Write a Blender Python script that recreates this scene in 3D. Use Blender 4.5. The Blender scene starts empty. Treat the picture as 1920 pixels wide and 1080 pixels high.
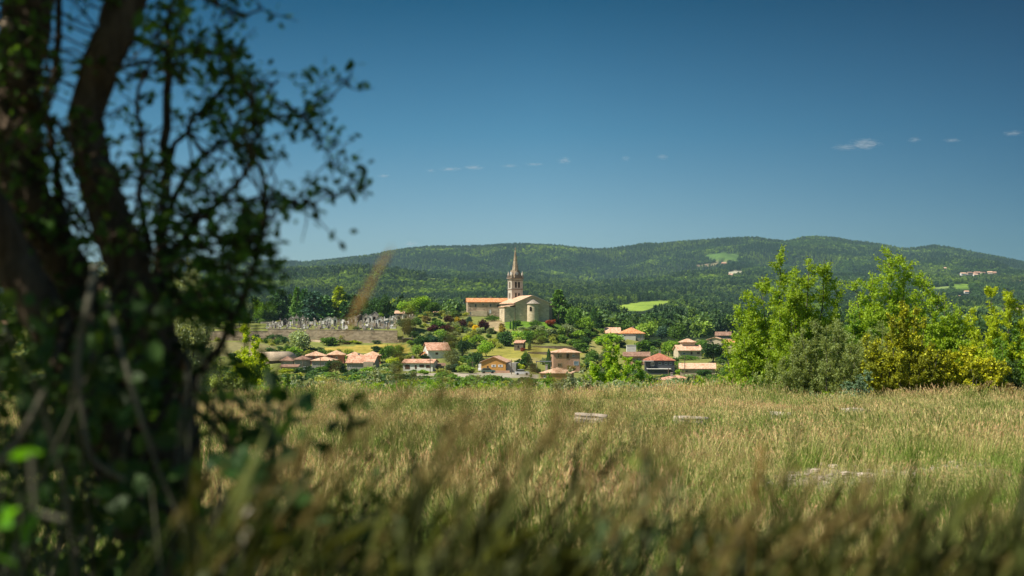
import bpy, math, random
import numpy as np
from mathutils import noise as mnoise, Vector
R = math.radians
S = bpy.context.scene
COL = S.collection
rng = np.random.default_rng(11)
random.seed(5)
F = 2667.0                     # focal length of the 50 mm lens in photograph pixels; eye level is row 600

# ------------------------------------------------------------------ camera
cam = bpy.data.cameras.new("camera"); cam.lens = 50; cam.sensor_width = 36
cam.shift_y = 60 / 1920; cam.clip_start = 0.05; cam.clip_end = 60000
cam.dof.use_dof = True; cam.dof.focus_distance = 520; cam.dof.aperture_fstop = 3.6; cam.dof.aperture_blades = 0
co = bpy.data.objects.new("camera", cam); COL.objects.link(co); co.rotation_euler = (R(90), 0, 0); S.camera = co

# ------------------------------------------------------------------ sky, sun, exposure
SUN_EL, SUN_AZ = 52.0, -111.0    # degrees; azimuth clockwise from the view direction
w = bpy.data.worlds.new("World"); S.world = w; w.use_nodes = True
nt = w.node_tree; nt.nodes.clear()
sky = nt.nodes.new("ShaderNodeTexSky"); sky.sky_type = 'NISHITA'; sky.sun_disc = False
sky.sun_elevation = R(SUN_EL); sky.sun_rotation = R(SUN_AZ); sky.altitude = 300
sky.air_density = 1.0; sky.dust_density = 0.3; sky.ozone_density = 2.2
tcw = nt.nodes.new("ShaderNodeTexCoord"); sxyz = nt.nodes.new("ShaderNodeSeparateXYZ"); nt.links.new(tcw.outputs['Generated'], sxyz.inputs[0])
def wramp(sock, stops):
    r = nt.nodes.new("ShaderNodeValToRGB"); e = r.color_ramp.elements
    while len(e) < len(stops): e.new(0.5)
    for k_, (p_, c_) in zip(e, stops): k_.position = p_; k_.color = (*c_, 1)
    nt.links.new(sock, r.inputs[0]); return r.outputs[0]
def wmul(a_, b_):
    m_ = nt.nodes.new("ShaderNodeMix"); m_.data_type = 'RGBA'; m_.blend_type = 'MULTIPLY'; m_.inputs[0].default_value = 1
    nt.links.new(a_, m_.inputs[6]); nt.links.new(b_, m_.inputs[7]); return m_.outputs[2]
# clear polarised air: deep blue in view, zenith brightened out of view as added fill, pale at the skyline, darker away from the sun
el = wramp(sxyz.outputs[2], [(0.02, (.64, .82, .93)), (.0636, (.58, .80, .94)), (.13, (.26, .61, .76)), (.22, (.02, .31, .44)), (.27, (.02, .32, .46)), (.5, (.62, .85, .95)), (.8, (.8, 1, 1))])
azr = wramp(sxyz.outputs[0], [(0.02, (1, 1, 1)), (.36, (.30, .44, .52)), (.8, (.6, .7, .75))])
bg = nt.nodes.new("ShaderNodeBackground"); bg.inputs[1].default_value = 0.064
wo = nt.nodes.new("ShaderNodeOutputWorld")
nt.links.new(wmul(wmul(sky.outputs[0], el), azr), bg.inputs[0]); nt.links.new(bg.outputs[0], wo.inputs[0])
sl = bpy.data.lights.new("sun", 'SUN'); sl.energy = 5.0; sl.angle = R(0.53); sl.color = (1.0, 0.93, 0.80)
so = bpy.data.objects.new("sun", sl); COL.objects.link(so)
sd = Vector((math.sin(R(SUN_AZ)) * math.cos(R(SUN_EL)), math.cos(R(SUN_AZ)) * math.cos(R(SUN_EL)), math.sin(R(SUN_EL))))
so.rotation_euler = sd.to_track_quat('Z', 'Y').to_euler(); so.location = (-60, 10, 90)
S.view_settings.view_transform = 'Standard'; S.view_settings.look = 'None'
S.view_settings.exposure = 0.5; S.view_settings.gamma = 1.0
S.cycles.max_bounces = 6; S.cycles.diffuse_bounces = 3; S.cycles.transmission_bounces = 4
S.cycles.transparent_max_bounces = 8; S.cycles.volume_bounces = 1
S.cycles.use_denoising = True

# ------------------------------------------------------------------ small helpers
def tag(o, label=None, cat=None, group=None, kind=None):
    if label: o['label'] = label
    if cat: o['category'] = cat
    if group: o['group'] = group
    if kind: o['kind'] = kind
    return o
def link(name, me, m=None, parent=None):
    o = bpy.data.objects.new(name, me); COL.objects.link(o)
    if m is not None and me is not None and not me.materials:
        for k in (m if isinstance(m, (list, tuple)) else [m]): me.materials.append(k)
    if parent is not None: o.parent = parent
    return o
def empty(name, loc, rz=0.0):
    o = bpy.data.objects.new(name, None); COL.objects.link(o); o.location = loc; o.rotation_euler = (0, 0, rz)
    o.empty_display_size = 0.2
    return o
def copy_tree(o, parent=None):
    c = o.copy(); COL.objects.link(c); c.parent = parent
    for ch in o.children: copy_tree(ch, c)
    return c
def npmesh(name, V, faces, smooth=False, mi=None, attrs=None):
    """V (n,3); faces = list of (m,k) int arrays"""
    me = bpy.data.meshes.new(name)
    V = np.asarray(V, np.float32)
    me.vertices.add(len(V)); me.vertices.foreach_set('co', V.ravel())
    faces = [np.asarray(f, np.int32) for f in faces if len(f)]
    idx = np.concatenate([f.ravel() for f in faces]); sizes = np.concatenate([np.full(len(f), f.shape[1], np.int32) for f in faces])
    starts = np.concatenate([[0], np.cumsum(sizes)[:-1]]).astype(np.int32)
    me.loops.add(len(idx)); me.loops.foreach_set('vertex_index', idx)
    me.polygons.add(len(sizes)); me.polygons.foreach_set('loop_start', starts); me.polygons.foreach_set('loop_total', sizes)
    if smooth: me.polygons.foreach_set('use_smooth', np.ones(len(sizes), bool))
    if mi is not None: me.polygons.foreach_set('material_index', np.asarray(mi, np.int32))
    if attrs:
        for k, v in attrs.items():
            v = np.asarray(v, np.float32)
            if v.ndim == 2:
                a = me.color_attributes.new(k, 'FLOAT_COLOR', 'POINT'); a.data.foreach_set('color', v.ravel())
            else:
                a = me.attributes.new(k, 'FLOAT', 'POINT'); a.data.foreach_set('value', v)
    me.update(calc_edges=True); me.validate()
    return me
class MB:
    """collects boxes, prisms and polygons into one mesh"""
    def __init__(s): s.v = []; s.f = []
    def add(s, vs, fs):
        b = len(s.v); s.v += [tuple(p) for p in vs]; s.f += [tuple(i + b for i in q) for q in fs]; return s
    def box(s, x0, x1, y0, y1, z0, z1):
        return s.add([(x0,y0,z0),(x1,y0,z0),(x1,y1,z0),(x0,y1,z0),(x0,y0,z1),(x1,y0,z1),(x1,y1,z1),(x0,y1,z1)],
                     [(0,3,2,1),(4,5,6,7),(0,1,5,4),(1,2,6,5),(2,3,7,6),(3,0,4,7)])
    def prism(s, pts, y0, y1):
        """outline pts (x,z) counter-clockwise seen from the front, extruded from y0 (front) to y1"""
        n = len(pts)
        return s.add([(x, y0, z) for x, z in pts] + [(x, y1, z) for x, z in pts],
                     [tuple(range(n)), tuple(range(2*n-1, n-1, -1))] + [(i, i+n, (i+1) % n + n, (i+1) % n) for i in range(n)])
    def lathe(s, cx, cy, prof, n=16, a0=0.0, a1=2*math.pi):
        full = abs(a1 - a0 - 2*math.pi) < 1e-6; m = n if full else n + 1; b = []
        for r, z in prof:
            for k in range(m):
                a = a0 + (a1 - a0) * k / n; b.append((cx + r*math.cos(a), cy + r*math.sin(a), z))
        fs = []
        for j in range(len(prof)-1):
            for k in range(n):
                k2 = (k+1) % m; fs.append((j*m+k, j*m+k2, (j+1)*m+k2, (j+1)*m+k))
        return s.add(b, fs)
    def shell(s, vs, fs, t):
        """closed slab: top polygons fs, thickness t downwards"""
        n = len(vs); bot = [(x, y, z-t) for x, y, z in vs]
        cnt = {}
        for q in fs:
            for a, b in zip(q, q[1:]+q[:1]): cnt[(a, b)] = 1
        side = [(b, a, a+n, b+n) for (a, b) in cnt if (b, a) not in cnt]
        return s.add(list(vs)+bot, [tuple(q) for q in fs] + [tuple(i+n for i in reversed(q)) for q in fs] + side)
    def build(s, name, m, parent=None, smooth=False):
        me = bpy.data.meshes.new(name); me.from_pydata(s.v, [], s.f); me.update()
        if smooth:
            for p in me.polygons: p.use_smooth = True
        return link(name, me, m, parent)

def tubes(paths, sides=6):
    """paths: list of (points (n,3), radii (n,)) -> V, F"""
    V = []; Fq = []; base = 0
    for P, r in paths:
        P = np.asarray(P, float); r = np.asarray(r, float); n = len(P)
        T = np.gradient(P, axis=0); T /= np.linalg.norm(T, axis=1)[:, None] + 1e-9
        ref = np.tile(np.array([0.13, 0.97, 0.2]), (n, 1)); A = np.cross(T, ref); A /= np.linalg.norm(A, axis=1)[:, None] + 1e-9
        B = np.cross(T, A); ang = np.arange(sides) * 2*np.pi/sides
        ring = P[:, None, :] + r[:, None, None] * (A[:, None, :]*np.cos(ang)[None, :, None] + B[:, None, :]*np.sin(ang)[None, :, None])
        V.append(ring.reshape(-1, 3))
        j = np.arange(n-1)[:, None]*sides + np.arange(sides)[None, :]; j2 = np.arange(n-1)[:, None]*sides + (np.arange(sides)[None, :]+1) % sides
        Fq.append(np.stack([j, j2, j2+sides, j+sides], -1).reshape(-1, 4) + base); base += n*sides
    return np.concatenate(V), np.concatenate(Fq)
def rand_unit(n, g=rng):
    v = g.normal(size=(n, 3)); return v / (np.linalg.norm(v, axis=1)[:, None] + 1e-9)
def leaf_quads(P, size, g=rng, aspect=0.55, direc=None, up=0.0):
    """rhombus leaves at P; optional long-axis directions"""
    n = len(P); L = rand_unit(n, g) if direc is None else direc
    N = rand_unit(n, g); N[:, 2] += up
    W = np.cross(L, N); W /= np.linalg.norm(W, axis=1)[:, None] + 1e-9
    s = (np.asarray(size) * g.uniform(0.7, 1.3, n))[:, None]
    V = np.stack([P, P + L*s*0.5 + W*s*aspect*0.5, P + L*s, P + L*s*0.45 - W*s*aspect*0.5], 1).reshape(-1, 3)
    return V, np.arange(4*n).reshape(-1, 4)
def leaf_ovals(P, size, g=rng, aspect=0.6, direc=None):
    """six-cornered leaves folded along the midrib"""
    n = len(P); L = rand_unit(n, g) if direc is None else direc
    N = rand_unit(n, g) + np.array([0, 0, .6]); W = np.cross(L, N); W /= np.linalg.norm(W, axis=1)[:, None] + 1e-9
    U = np.cross(W, L); s = (np.asarray(size) * g.uniform(0.6, 1.35, n))[:, None]; a = aspect*0.5
    c = [0*L, L*.28 + W*a*.85 + U*.06, L*.68 + W*a*.8 + U*.07, L*1.0, L*.68 - W*a*.8 + U*.07, L*.28 - W*a*.85 + U*.06]
    V = np.stack([P + s*k for k in c], 1).reshape(-1, 3)
    b = np.arange(n)[:, None]*6
    return V, np.concatenate([b + np.array([[0, 1, 2, 3]]), b + np.array([[0, 3, 4, 5]])])

# ------------------------------------------------------------------ materials
def new_mat(name):
    m = bpy.data.materials.new(name); m.use_nodes = True; t = m.node_tree; t.nodes.clear()
    o = t.nodes.new("ShaderNodeOutputMaterial"); return m, t, o
def nd(t, typ, **kw):
    n = t.nodes.new("ShaderNode" + typ)
    for k, v in kw.items():
        if k.startswith('i_'): n.inputs[k[2:]].default_value = v
        elif k[0] == 'n' and k[1:].isdigit(): n.inputs[int(k[1:])].default_value = v
        else: setattr(n, k, v)
    return n
def noise(t, scale, detail=3, rough=0.6, vec=None, dist=0.0):
    n = nd(t, "TexNoise"); n.inputs['Scale'].default_value = scale; n.inputs['Detail'].default_value = detail
    n.inputs['Roughness'].default_value = rough; n.inputs['Distortion'].default_value = dist
    if vec is not None: t.links.new(vec, n.inputs['Vector'])
    return n.outputs[0]
def ramp(t, fac, stops):
    r = nd(t, "ValToRGB"); e = r.color_ramp.elements
    while len(e) < len(stops): e.new(0.5)
    for k, (p, c) in zip(e, stops): k.position = p; k.color = (*c, 1) if len(c) == 3 else c
    t.links.new(fac, r.inputs[0]); return r.outputs[0]
def mixc(t, a, b, f=0.5, mode='MIX'):
    m = nd(t, "Mix", data_type='RGBA', blend_type=mode)
    for s, k in ((f, 0), (a, 6), (b, 7)):
        if isinstance(s, bpy.types.NodeSocket): t.links.new(s, m.inputs[k])
        elif k == 0: m.inputs[0].default_value = s
        else: m.inputs[k].default_value = (*s, 1) if len(s) == 3 else s
    return m.outputs[2]
def mth(t, op, a, b=0.0):
    m = nd(t, "Math", operation=op)
    for s, k in ((a, 0), (b, 1)):
        if isinstance(s, bpy.types.NodeSocket): t.links.new(s, m.inputs[k])
        else: m.inputs[k].default_value = s
    return m.outputs[0]
def wpos(t): return nd(t, "NewGeometry").outputs['Position']
def surf(t, o, color, rough=0.85, spec=0.2, bump=None, bstr=0.3, bdist=0.02):
    p = nd(t, "BsdfPrincipled"); p.inputs['Roughness'].default_value = rough; p.inputs['Specular IOR Level'].default_value = spec
    if isinstance(color, bpy.types.NodeSocket): t.links.new(color, p.inputs['Base Color'])
    else: p.inputs['Base Color'].default_value = (*color, 1)
    if bump is not None:
        b = nd(t, "Bump"); b.inputs['Strength'].default_value = bstr; b.inputs['Distance'].default_value = bdist
        t.links.new(bump, b.inputs['Height']); t.links.new(b.outputs[0], p.inputs['Normal'])
    t.links.new(p.outputs[0], o.inputs[0]); return p
def grey(v): return (v, v, v)

def foliage_mat(name, col=None, var=0.45, transl=0.38, patch=None, inst=0.4, patchscale=0.004):
    m, t, o = new_mat(name)
    oi = nd(t, "ObjectInfo"); g = nd(t, "NewGeometry")
    base = oi.outputs['Color'] if col is None else None
    if base is None:
        rgb = nd(t, "RGB"); rgb.outputs[0].default_value = (*col, 1); base = rgb.outputs[0]
    if patch is not None:          # stands of another species
        n = noise(t, patchscale, 4, 0.65, g.outputs['Position'])
        n = mth(t, 'ADD', n, mth(t, 'MULTIPLY', mth(t, 'SUBTRACT', oi.outputs['Random'], 0.5), 0.16))
        base = mixc(t, base, patch, ramp(t, n, [(0.50, (0, 0, 0)), (0.66, (1, 1, 1))]))
    isl = mth(t, 'ADD', mth(t, 'MULTIPLY', g.outputs['Random Per Island'], 2*var), 1-var)
    ob = mth(t, 'ADD', mth(t, 'MULTIPLY', oi.outputs['Random'], inst), 1-inst/2)
    v = nd(t, "CombineColor"); f = mth(t, 'MULTIPLY', isl, ob)
    for k in range(3): t.links.new(f, v.inputs[k])
    c = mixc(t, base, v.outputs[0], 1.0, 'MULTIPLY')
    p = nd(t, "BsdfPrincipled"); p.inputs['Roughness'].default_value = 0.55; p.inputs['Specular IOR Level'].default_value = 0.25
    t.links.new(c, p.inputs['Base Color'])
    tr = nd(t, "BsdfTranslucent"); t.links.new(mixc(t, c, (1.5, 1.35, 0.5), 1.0, 'MULTIPLY'), tr.inputs[0])
    mx = nd(t, "MixShader"); mx.inputs[0].default_value = transl
    t.links.new(p.outputs[0], mx.inputs[1]); t.links.new(tr.outputs[0], mx.inputs[2]); t.links.new(mx.outputs[0], o.inputs[0])
    return m
M = {}
M['leaf'] = foliage_mat('leaves')
M['needle'] = foliage_mat('needles', transl=0.12, var=0.35)
M['forest_pine'] = foliage_mat('forest_needles', (0.05, 0.105, 0.035), transl=0.2, patch=(0.18, 0.27, 0.035), var=0.3, inst=.5)
M['forest_leaf'] = foliage_mat('forest_leaves', (0.075, 0.15, 0.035), transl=0.3, patch=(0.26, 0.38, 0.03), var=0.3, inst=.5)
def bark_mat(name, a, b, sc=12):
    m, t, o = new_mat(name); tc = nd(t, "TexCoord").outputs['Object']
    mp = nd(t, "Mapping"); mp.inputs['Scale'].default_value = (1, 1, 0.2); t.links.new(tc, mp.inputs[0])
    n = noise(t, sc, 6, 0.7, mp.outputs[0]); surf(t, o, ramp(t, n, [(0.35, a), (0.65, b)]), 0.95, 0.05, n, 0.8, 0.02); return m
M['bark'] = bark_mat('bark', (0.045, 0.032, 0.022), (0.16, 0.12, 0.085), 25)
M['bark_pale'] = bark_mat('pale_bark', (0.08, 0.07, 0.055), (0.2, 0.18, 0.14), 8)
def plaster(name, c, stain=0.75, sc=0.6):
    m, t, o = new_mat(name); p = wpos(t)
    n = noise(t, sc, 5, 0.65, p); f = noise(t, 6, 3, 0.6, p)
    c2 = tuple(k*stain for k in c)
    surf(t, o, ramp(t, mth(t, 'ADD', mth(t, 'MULTIPLY', n, .7), mth(t, 'MULTIPLY', f, .3)), [(0.35, c2), (0.6, c)]), 0.92, 0.1, f, 0.3, 0.01); return m
def stone(name, c, dark, sc=2.2):
    m, t, o = new_mat(name); p = nd(t, "TexCoord").outputs['Object']
    vo = nd(t, "TexVoronoi"); vo.inputs['Scale'].default_value = sc; mp = nd(t, "Mapping"); mp.inputs['Scale'].default_value = (0.7, 0.7, 1.4)
    t.links.new(p, mp.inputs[0]); t.links.new(mp.outputs[0], vo.inputs['Vector'])
    n = noise(t, 0.35, 5, 0.7, p); sp = nd(t, "SeparateColor"); t.links.new(vo.outputs['Color'], sp.inputs[0])
    f = mth(t, 'ADD', mth(t, 'MULTIPLY', n, .65), mth(t, 'MULTIPLY', sp.outputs[0], .35))
    surf(t, o, ramp(t, f, [(0.3, dark), (0.62, c)]), 0.95, 0.1, vo.outputs['Distance'], 0.5, 0.05); return m
def tiles(name, c, dark, light):
    m, t, o = new_mat(name); p = nd(t, "TexCoord").outputs['Object']
    n = noise(t, 0.8, 5, 0.7, p); vo = nd(t, "TexVoronoi"); vo.inputs['Scale'].default_value = 2.4; t.links.new(p, vo.inputs['Vector'])
    sp = nd(t, "SeparateColor"); t.links.new(vo.outputs['Color'], sp.inputs[0])
    f = mth(t, 'ADD', mth(t, 'MULTIPLY', n, .5), mth(t, 'MULTIPLY', sp.outputs[0], .5))
    wv = nd(t, "TexWave", wave_type='BANDS', bands_direction='X'); wv.inputs['Scale'].default_value = 1.6; t.links.new(p, wv.inputs['Vector'])
    surf(t, o, ramp(t, f, [(0.22, dark), (0.45, c), (0.75, light)]), 0.85, 0.15, wv.outputs[0], 0.6, 0.06); return m
def flat(name, c, rough=0.7, spec=0.3, metal=0.0):
    m, t, o = new_mat(name); n = noise(t, 3, 3, 0.6, wpos(t))
    p = surf(t, o, ramp(t, n, [(0.3, tuple(k*.85 for k in c)), (0.7, c)]), rough, spec); p.inputs['Metallic'].default_value = metal; return m
M['church'] = stone('church_stone', (0.66, 0.54, 0.37), (0.5, 0.40, 0.26), 1.6)
M['tower'] = stone('tower_stone', (0.62, 0.55, 0.45), (0.47, 0.40, 0.32), 1.6)
M['spire'] = stone('spire_stone', (0.44, 0.35, 0.24), (0.25, 0.18, 0.12), 2.0)
M['trimstone'] = stone('trim_stone', (0.30, 0.23, 0.17), (0.18, 0.14, 0.11), 3)
M['rubble'] = stone('rubble_wall', (0.56, 0.43, 0.30), (0.30, 0.22, 0.15), 1.2)
M['hutstone'] = stone('hut_stone', (0.2, 0.16, 0.11), (0.1, 0.08, 0.055), 2)
M['grave'] = stone('grave_stone', (0.38, 0.34, 0.29), (0.18, 0.16, 0.14), 2)
M['marble'] = plaster('pale_marble', (0.70, 0.67, 0.62), 0.75)
M['granite'] = plaster('dark_granite', (0.10, 0.09, 0.09), 0.7)
M['white'] = plaster('white_plaster', (0.78, 0.75, 0.68))
M['cream'] = plaster('cream_plaster', (0.60, 0.50, 0.36))
M['beige'] = plaster('beige_plaster', (0.42, 0.34, 0.25))
M['greyplaster'] = plaster('grey_plaster', (0.33, 0.31, 0.28), 0.8)
M['darkgrey'] = plaster('dark_grey_plaster', (0.07, 0.075, 0.085), 0.7)
M['pink'] = plaster('pink_plaster', (0.50, 0.17, 0.13))
M['salmon'] = plaster('salmon_plaster', (0.55, 0.33, 0.22))
M['ochre'] = plaster('ochre_plaster', (0.62, 0.33, 0.09))
M['orangewall'] = plaster('orange_plaster', (0.62, 0.38, 0.18))
M['tile'] = tiles('clay_tiles', (0.56, 0.29, 0.18), (0.32, 0.16, 0.10), (0.70, 0.45, 0.31))
M['tile_orange'] = tiles('orange_clay_tiles', (0.64, 0.26, 0.10), (0.40, 0.16, 0.07), (0.74, 0.42, 0.22))
M['tile_pale'] = tiles('pale_clay_tiles', (0.66, 0.40, 0.25), (0.46, 0.25, 0.15), (0.78, 0.54, 0.38))
M['tile_red'] = tiles('red_clay_tiles', (0.42, 0.15, 0.09), (0.25, 0.09, 0.06), (0.52, 0.23, 0.14))
M['tile_brown'] = tiles('brown_clay_tiles', (0.28, 0.16, 0.11), (0.16, 0.09, 0.06), (0.38, 0.24, 0.17))
M['slate'] = tiles('stone_roof_slabs', (0.34, 0.29, 0.23), (0.2, 0.17, 0.13), (0.42, 0.36, 0.28))
M['glass'] = flat('window_glass', (0.03, 0.035, 0.04), 0.12, 0.6)
M['frame_white'] = flat('white_paint', (0.72, 0.71, 0.68), 0.5)
M['frame_brown'] = flat('brown_paint', (0.12, 0.06, 0.04), 0.6)
M['blue_grey'] = flat('blue_grey_paint', (0.2, 0.27, 0.3), 0.5)
M['metal'] = flat('grey_metal', (0.3, 0.3, 0.3), 0.5, 0.5, 0.5)
M['wood'] = flat('pole_wood', (0.16, 0.12, 0.085), 0.9, 0.1)
M['tarp'] = plaster('canvas_cover', (0.66, 0.52, 0.36), 0.85, 0.3)
M['near_black'] = flat('near_black_shade', (0.03, 0.022, 0.018), 0.95, 0.05)  # near-black panels carry the shade of hollows as colour; also used on clock hands
M['carwhite'] = flat('white_car_paint', (0.75, 0.75, 0.75), 0.3, 0.6)
M['cargreen'] = flat('grey_green_car_paint', (0.12, 0.2, 0.17), 0.3, 0.6)
M['tyre'] = flat('rubber', (0.02, 0.02, 0.02), 0.8)
M['limestone'] = stone('limestone', (0.62, 0.52, 0.42), (0.36, 0.29, 0.22), 3)
M['roadgravel'] = plaster('pale_gravel', (0.5, 0.42, 0.33), 0.8, 0.4)

# ------------------------------------------------------------------ the lie of the land
# each line: distance ahead, then (column, row) in the photograph where the ground of that distance shows
RIDGE = [(-600,500),(0,497),(340,495),(375,490),(430,489),(500,493),(560,494),(620,490),(700,484),(760,473),(800,469),(860,466),(930,463),(980,463),(1060,468),
 (1120,474),(1160,472),(1210,466),(1300,460),(1360,456),(1420,452),(1475,455),(1500,448),(1525,445),(1560,448),(1600,457),(1660,465),(1695,471),(1725,468),(1750,464),(1780,466),(1820,474),(1860,482),(1920,496),(2050,515),(2500,560)]
ROWS = [
 (70, [(0,756)]), (90, [(0,785)]), (130, [(0,792)]), (250, [(0,768)]), (330, [(0,734)]),
 (392,[(0,708),(745,708),(980,709),(1200,716),(1400,720)]),
 (430,[(0,697),(745,697),(980,698),(1140,704),(1250,706),(1400,704)]),
 (465,[(0,684),(745,682),(850,680),(980,679),(1060,684),(1140,692),(1250,692),(1400,692)]),
 (500,[(0,664),(745,662),(850,658),(980,656),(1060,660),(1140,672),(1250,674),(1400,672)]),
 (525,[(0,648),(745,647),(790,642),(850,636),(980,640),(1060,645),(1140,656),(1250,668),(1400,666)]),
 (544,[(0,639),(745,638),(775,634),(800,622),(850,622),(940,620),(1000,615),(1060,630),(1140,644),(1250,660),(1400,658)]),
 (546.5,[(0,621),(500,619),(745,617),(775,614),(800,620),(850,620),(940,617),(1000,611),(1060,627),(1140,642),(1250,659),(1400,657)]),
 (556,[(0,619),(500,617),(745,613),(775,608),(850,607),(930,605),(985,603),(1035,605),(1060,620),(1140,637),(1250,656),(1400,655)]),
 (566,[(0,617),(500,615),(745,608),(775,601),(850,597),(930,598),(985,602),(1035,603),(1060,612),(1140,632),(1250,654),(1400,653)]),
 (580,[(0,614),(500,613),(745,602),(775,594),(850,593),(930,594),(985,600),(1035,602),(1060,610),(1140,629),(1250,651),(1400,650)]),
 (610,[(0,610),(500,606),(680,603),(745,595),(775,592),(850,592),(930,593),(985,600),(1060,608),(1140,628),(1250,645),(1400,645)]),
 (660,[(0,611),(500,607),(745,600),(850,596),(980,604),(1060,618),(1140,634),(1250,640),(1400,640)]),
 (760,[(0,616),(745,612),(980,618),(1140,632),(1250,632),(1400,634)]),
 (1000,[(0,612),(980,610),(1250,618),(1400,620),(1920,622)]),
 (1400,[(0,596),(980,592),(1150,592),(1250,598),(1400,606),(1920,606)]),
 (1700,[(0,588),(980,582),(1150,583),(1262,583),(1400,596),(1920,596)]),
 (2000,[(0,576),(980,570),(1150,570),(1262,566),(1400,584),(1920,586)]),
 (2600,[(0,552),(980,548),(1250,552),(1400,562),(1650,566),(1920,570)]),
 (3400,[(0,526),(500,524),(800,526),(980,524),(1250,526),(1400,534),(1600,540),(1920,545)]),
 (3900,[(0,530),(500,528),(800,530),(980,529),(1100,532),(1250,524),(1400,522),(1600,530),(1920,530)]),
 (4800,[(0,517),(500,514),(800,508),(980,506),(1130,514),(1250,500),(1400,494),(1600,500),(1780,512),(1870,512),(1920,520)]),
 (6300, RIDGE),
 (7200,[(c, r+10) for c, r in RIDGE]), (9000,[(0,545)]), (14000,[(0,575)]), (40000,[(0,597)]),
]
RD = np.array([r[0] for r in ROWS], float)
def plateau(x, d):
    return -(1.25 + 0.037*d) - 0.0*x
def row_z(px, d):
    """height of the ground at distance d (>=70) in column px, before small relief"""
    px = np.asarray(px, float); d = np.asarray(d, float)
    px, d = np.broadcast_arrays(px, d)
    Z = np.stack([(600 - np.interp(px, [c for c, _ in r[1]], [y for _, y in r[1]])) / F * r[0] for r in ROWS], 0)
    k = np.clip(np.searchsorted(RD, d, side='right') - 1, 0, len(RD)-2)
    f = np.clip((d - RD[k]) / (RD[k+1] - RD[k]), 0, 1)
    a = np.take_along_axis(Z, k[None, ...], 0)[0]; b = np.take_along_axis(Z, (k+1)[None, ...], 0)[0]
    return a*(1-f) + b*f
def fbm(x, y, sc, octv=4, seed=0.0):
    out = np.zeros(np.shape(x)); xs = np.ravel(x); ys = np.ravel(y); o = np.empty(len(xs))
    for i in range(len(xs)): o[i] = mnoise.fractal((xs[i]/sc + seed, ys[i]/sc, seed*1.7), 1.0, 2.0, octv)
    return o.reshape(np.shape(x))
def ground(x, y, relief=True):
    """ground height for points ahead (y > 0)"""
    x = np.asarray(x, float); y = np.asarray(y, float); x, y = np.broadcast_arrays(x, y)
    m = np.maximum(np.abs(x), np.abs(y)); ahead = y >= np.abs(x)*0.999
    d = np.maximum(m, 1e-3)
    px = np.where(ahead, 960 + F*x/np.maximum(y, 1e-3), np.where(x > 0, 3627.0, -1707.0))
    back = (y < 0) & (np.abs(y) > np.abs(x))
    px = np.where(back, 960 + F*x/np.maximum(-y, 1e-3), px)
    px = np.clip(px, -600, 2500)
    z = np.where(d < 70, plateau(x, d), row_z(px, np.maximum(d, 70)))
    if relief:
        amp_n = np.clip((d - 4) / 20, 0, 1) * np.clip((120 - d) / 40, 0, 1) * 0.06
        z = z + amp_n * fbm(x, y, 3.0, 3, 1.3)
        amp_f = np.clip((d - 900) / 2500, 0, 1) * 36 * np.where(d > 5600, np.clip((6900 - d)/1300, 0.12, 1), 1)
        z = z + amp_f * fbm(x, y, 620.0, 4, 4.1)
        # gullies running down the far slope
        gl = np.abs(fbm(x + 0.25*y, y*0.28, 520.0, 3, 9.2))
        z = z - np.clip((d - 3700)/500, 0, 1) * np.clip((6200 - d)/900, 0, 1) * (0.35 - np.clip(gl, 0, .35)) * 300
    return z
def gz(x, y): return float(ground(np.array([x]), np.array([y]))[0])
_rowcache = {}
def dist_at(px, y, lo=330, hi=760):
    """distance at which the ground shows at column px, row y"""
    d = np.linspace(lo, hi, 900); r = 600 - row_z(np.full(900, px), d)/d*F
    k = np.where(r <= y)[0]
    return float(d[k[0]]) if len(k) else float(hi)
def at(px, d, z=None):
    x = (px - 960)/F*d
    return (x, d, gz(x, d) if z is None else z)
def zrow(y, d): return (600 - y)/F*d
def inpoly(px, py, poly):
    inside = np.zeros(px.shape, bool); n = len(poly)
    for i in range(n):
        x0, y0 = poly[i]; x1, y1 = poly[(i+1) % n]
        c = ((y0 > py) != (y1 > py)) & (px < (x1-x0)*(py-y0)/(y1-y0+1e-9)+x0); inside ^= c
    return inside
# open fields: outline in the photograph, distance range, colour
FIELDS = [
 ([(1146,575),(1200,566),(1266,562),(1240,572),(1205,584),(1160,582)], 1400, 2600, (0.24,0.34,0.05)),
 ([(1320,600),(1420,598),(1420,607),(1330,606)], 900, 1900, (0.18,0.29,0.04)),
 ([(798,519),(905,520),(905,526),(798,525)], 3000, 3420, (0.24,0.33,0.06)),
 ([(1318,478),(1352,474),(1385,477),(1384,490),(1340,488)], 4400, 6200, (0.09,0.16,0.035)),
 ([(1302,497),(1365,492),(1366,496),(1310,500)], 4000, 6200, (0.24,0.19,0.11)),
 ([(1786,532),(1818,532),(1818,541),(1790,542)], 2600, 4600, (0.18,0.29,0.04)),
 ([(1736,540),(1782,536),(1782,540),(1740,544)], 2600, 4600, (0.22,0.30,0.09)),
 ([(1875,578),(2000,576),(2000,584),(1880,583)], 1500, 2600, (0.34,0.28,0.13)),
 ([(1500,582),(1780,580),(1780,585),(1500,588)], 1500, 2600, (0.18,0.26,0.06)),
 ([(468,522),(524,517),(524,522),(475,526)], 3000, 3600, (0.40,0.36,0.27)),
 ([(1366,509),(1394,508),(1392,513),(1362,514)], 3600, 5200, (0.4,0.38,0.28)),
]
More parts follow.
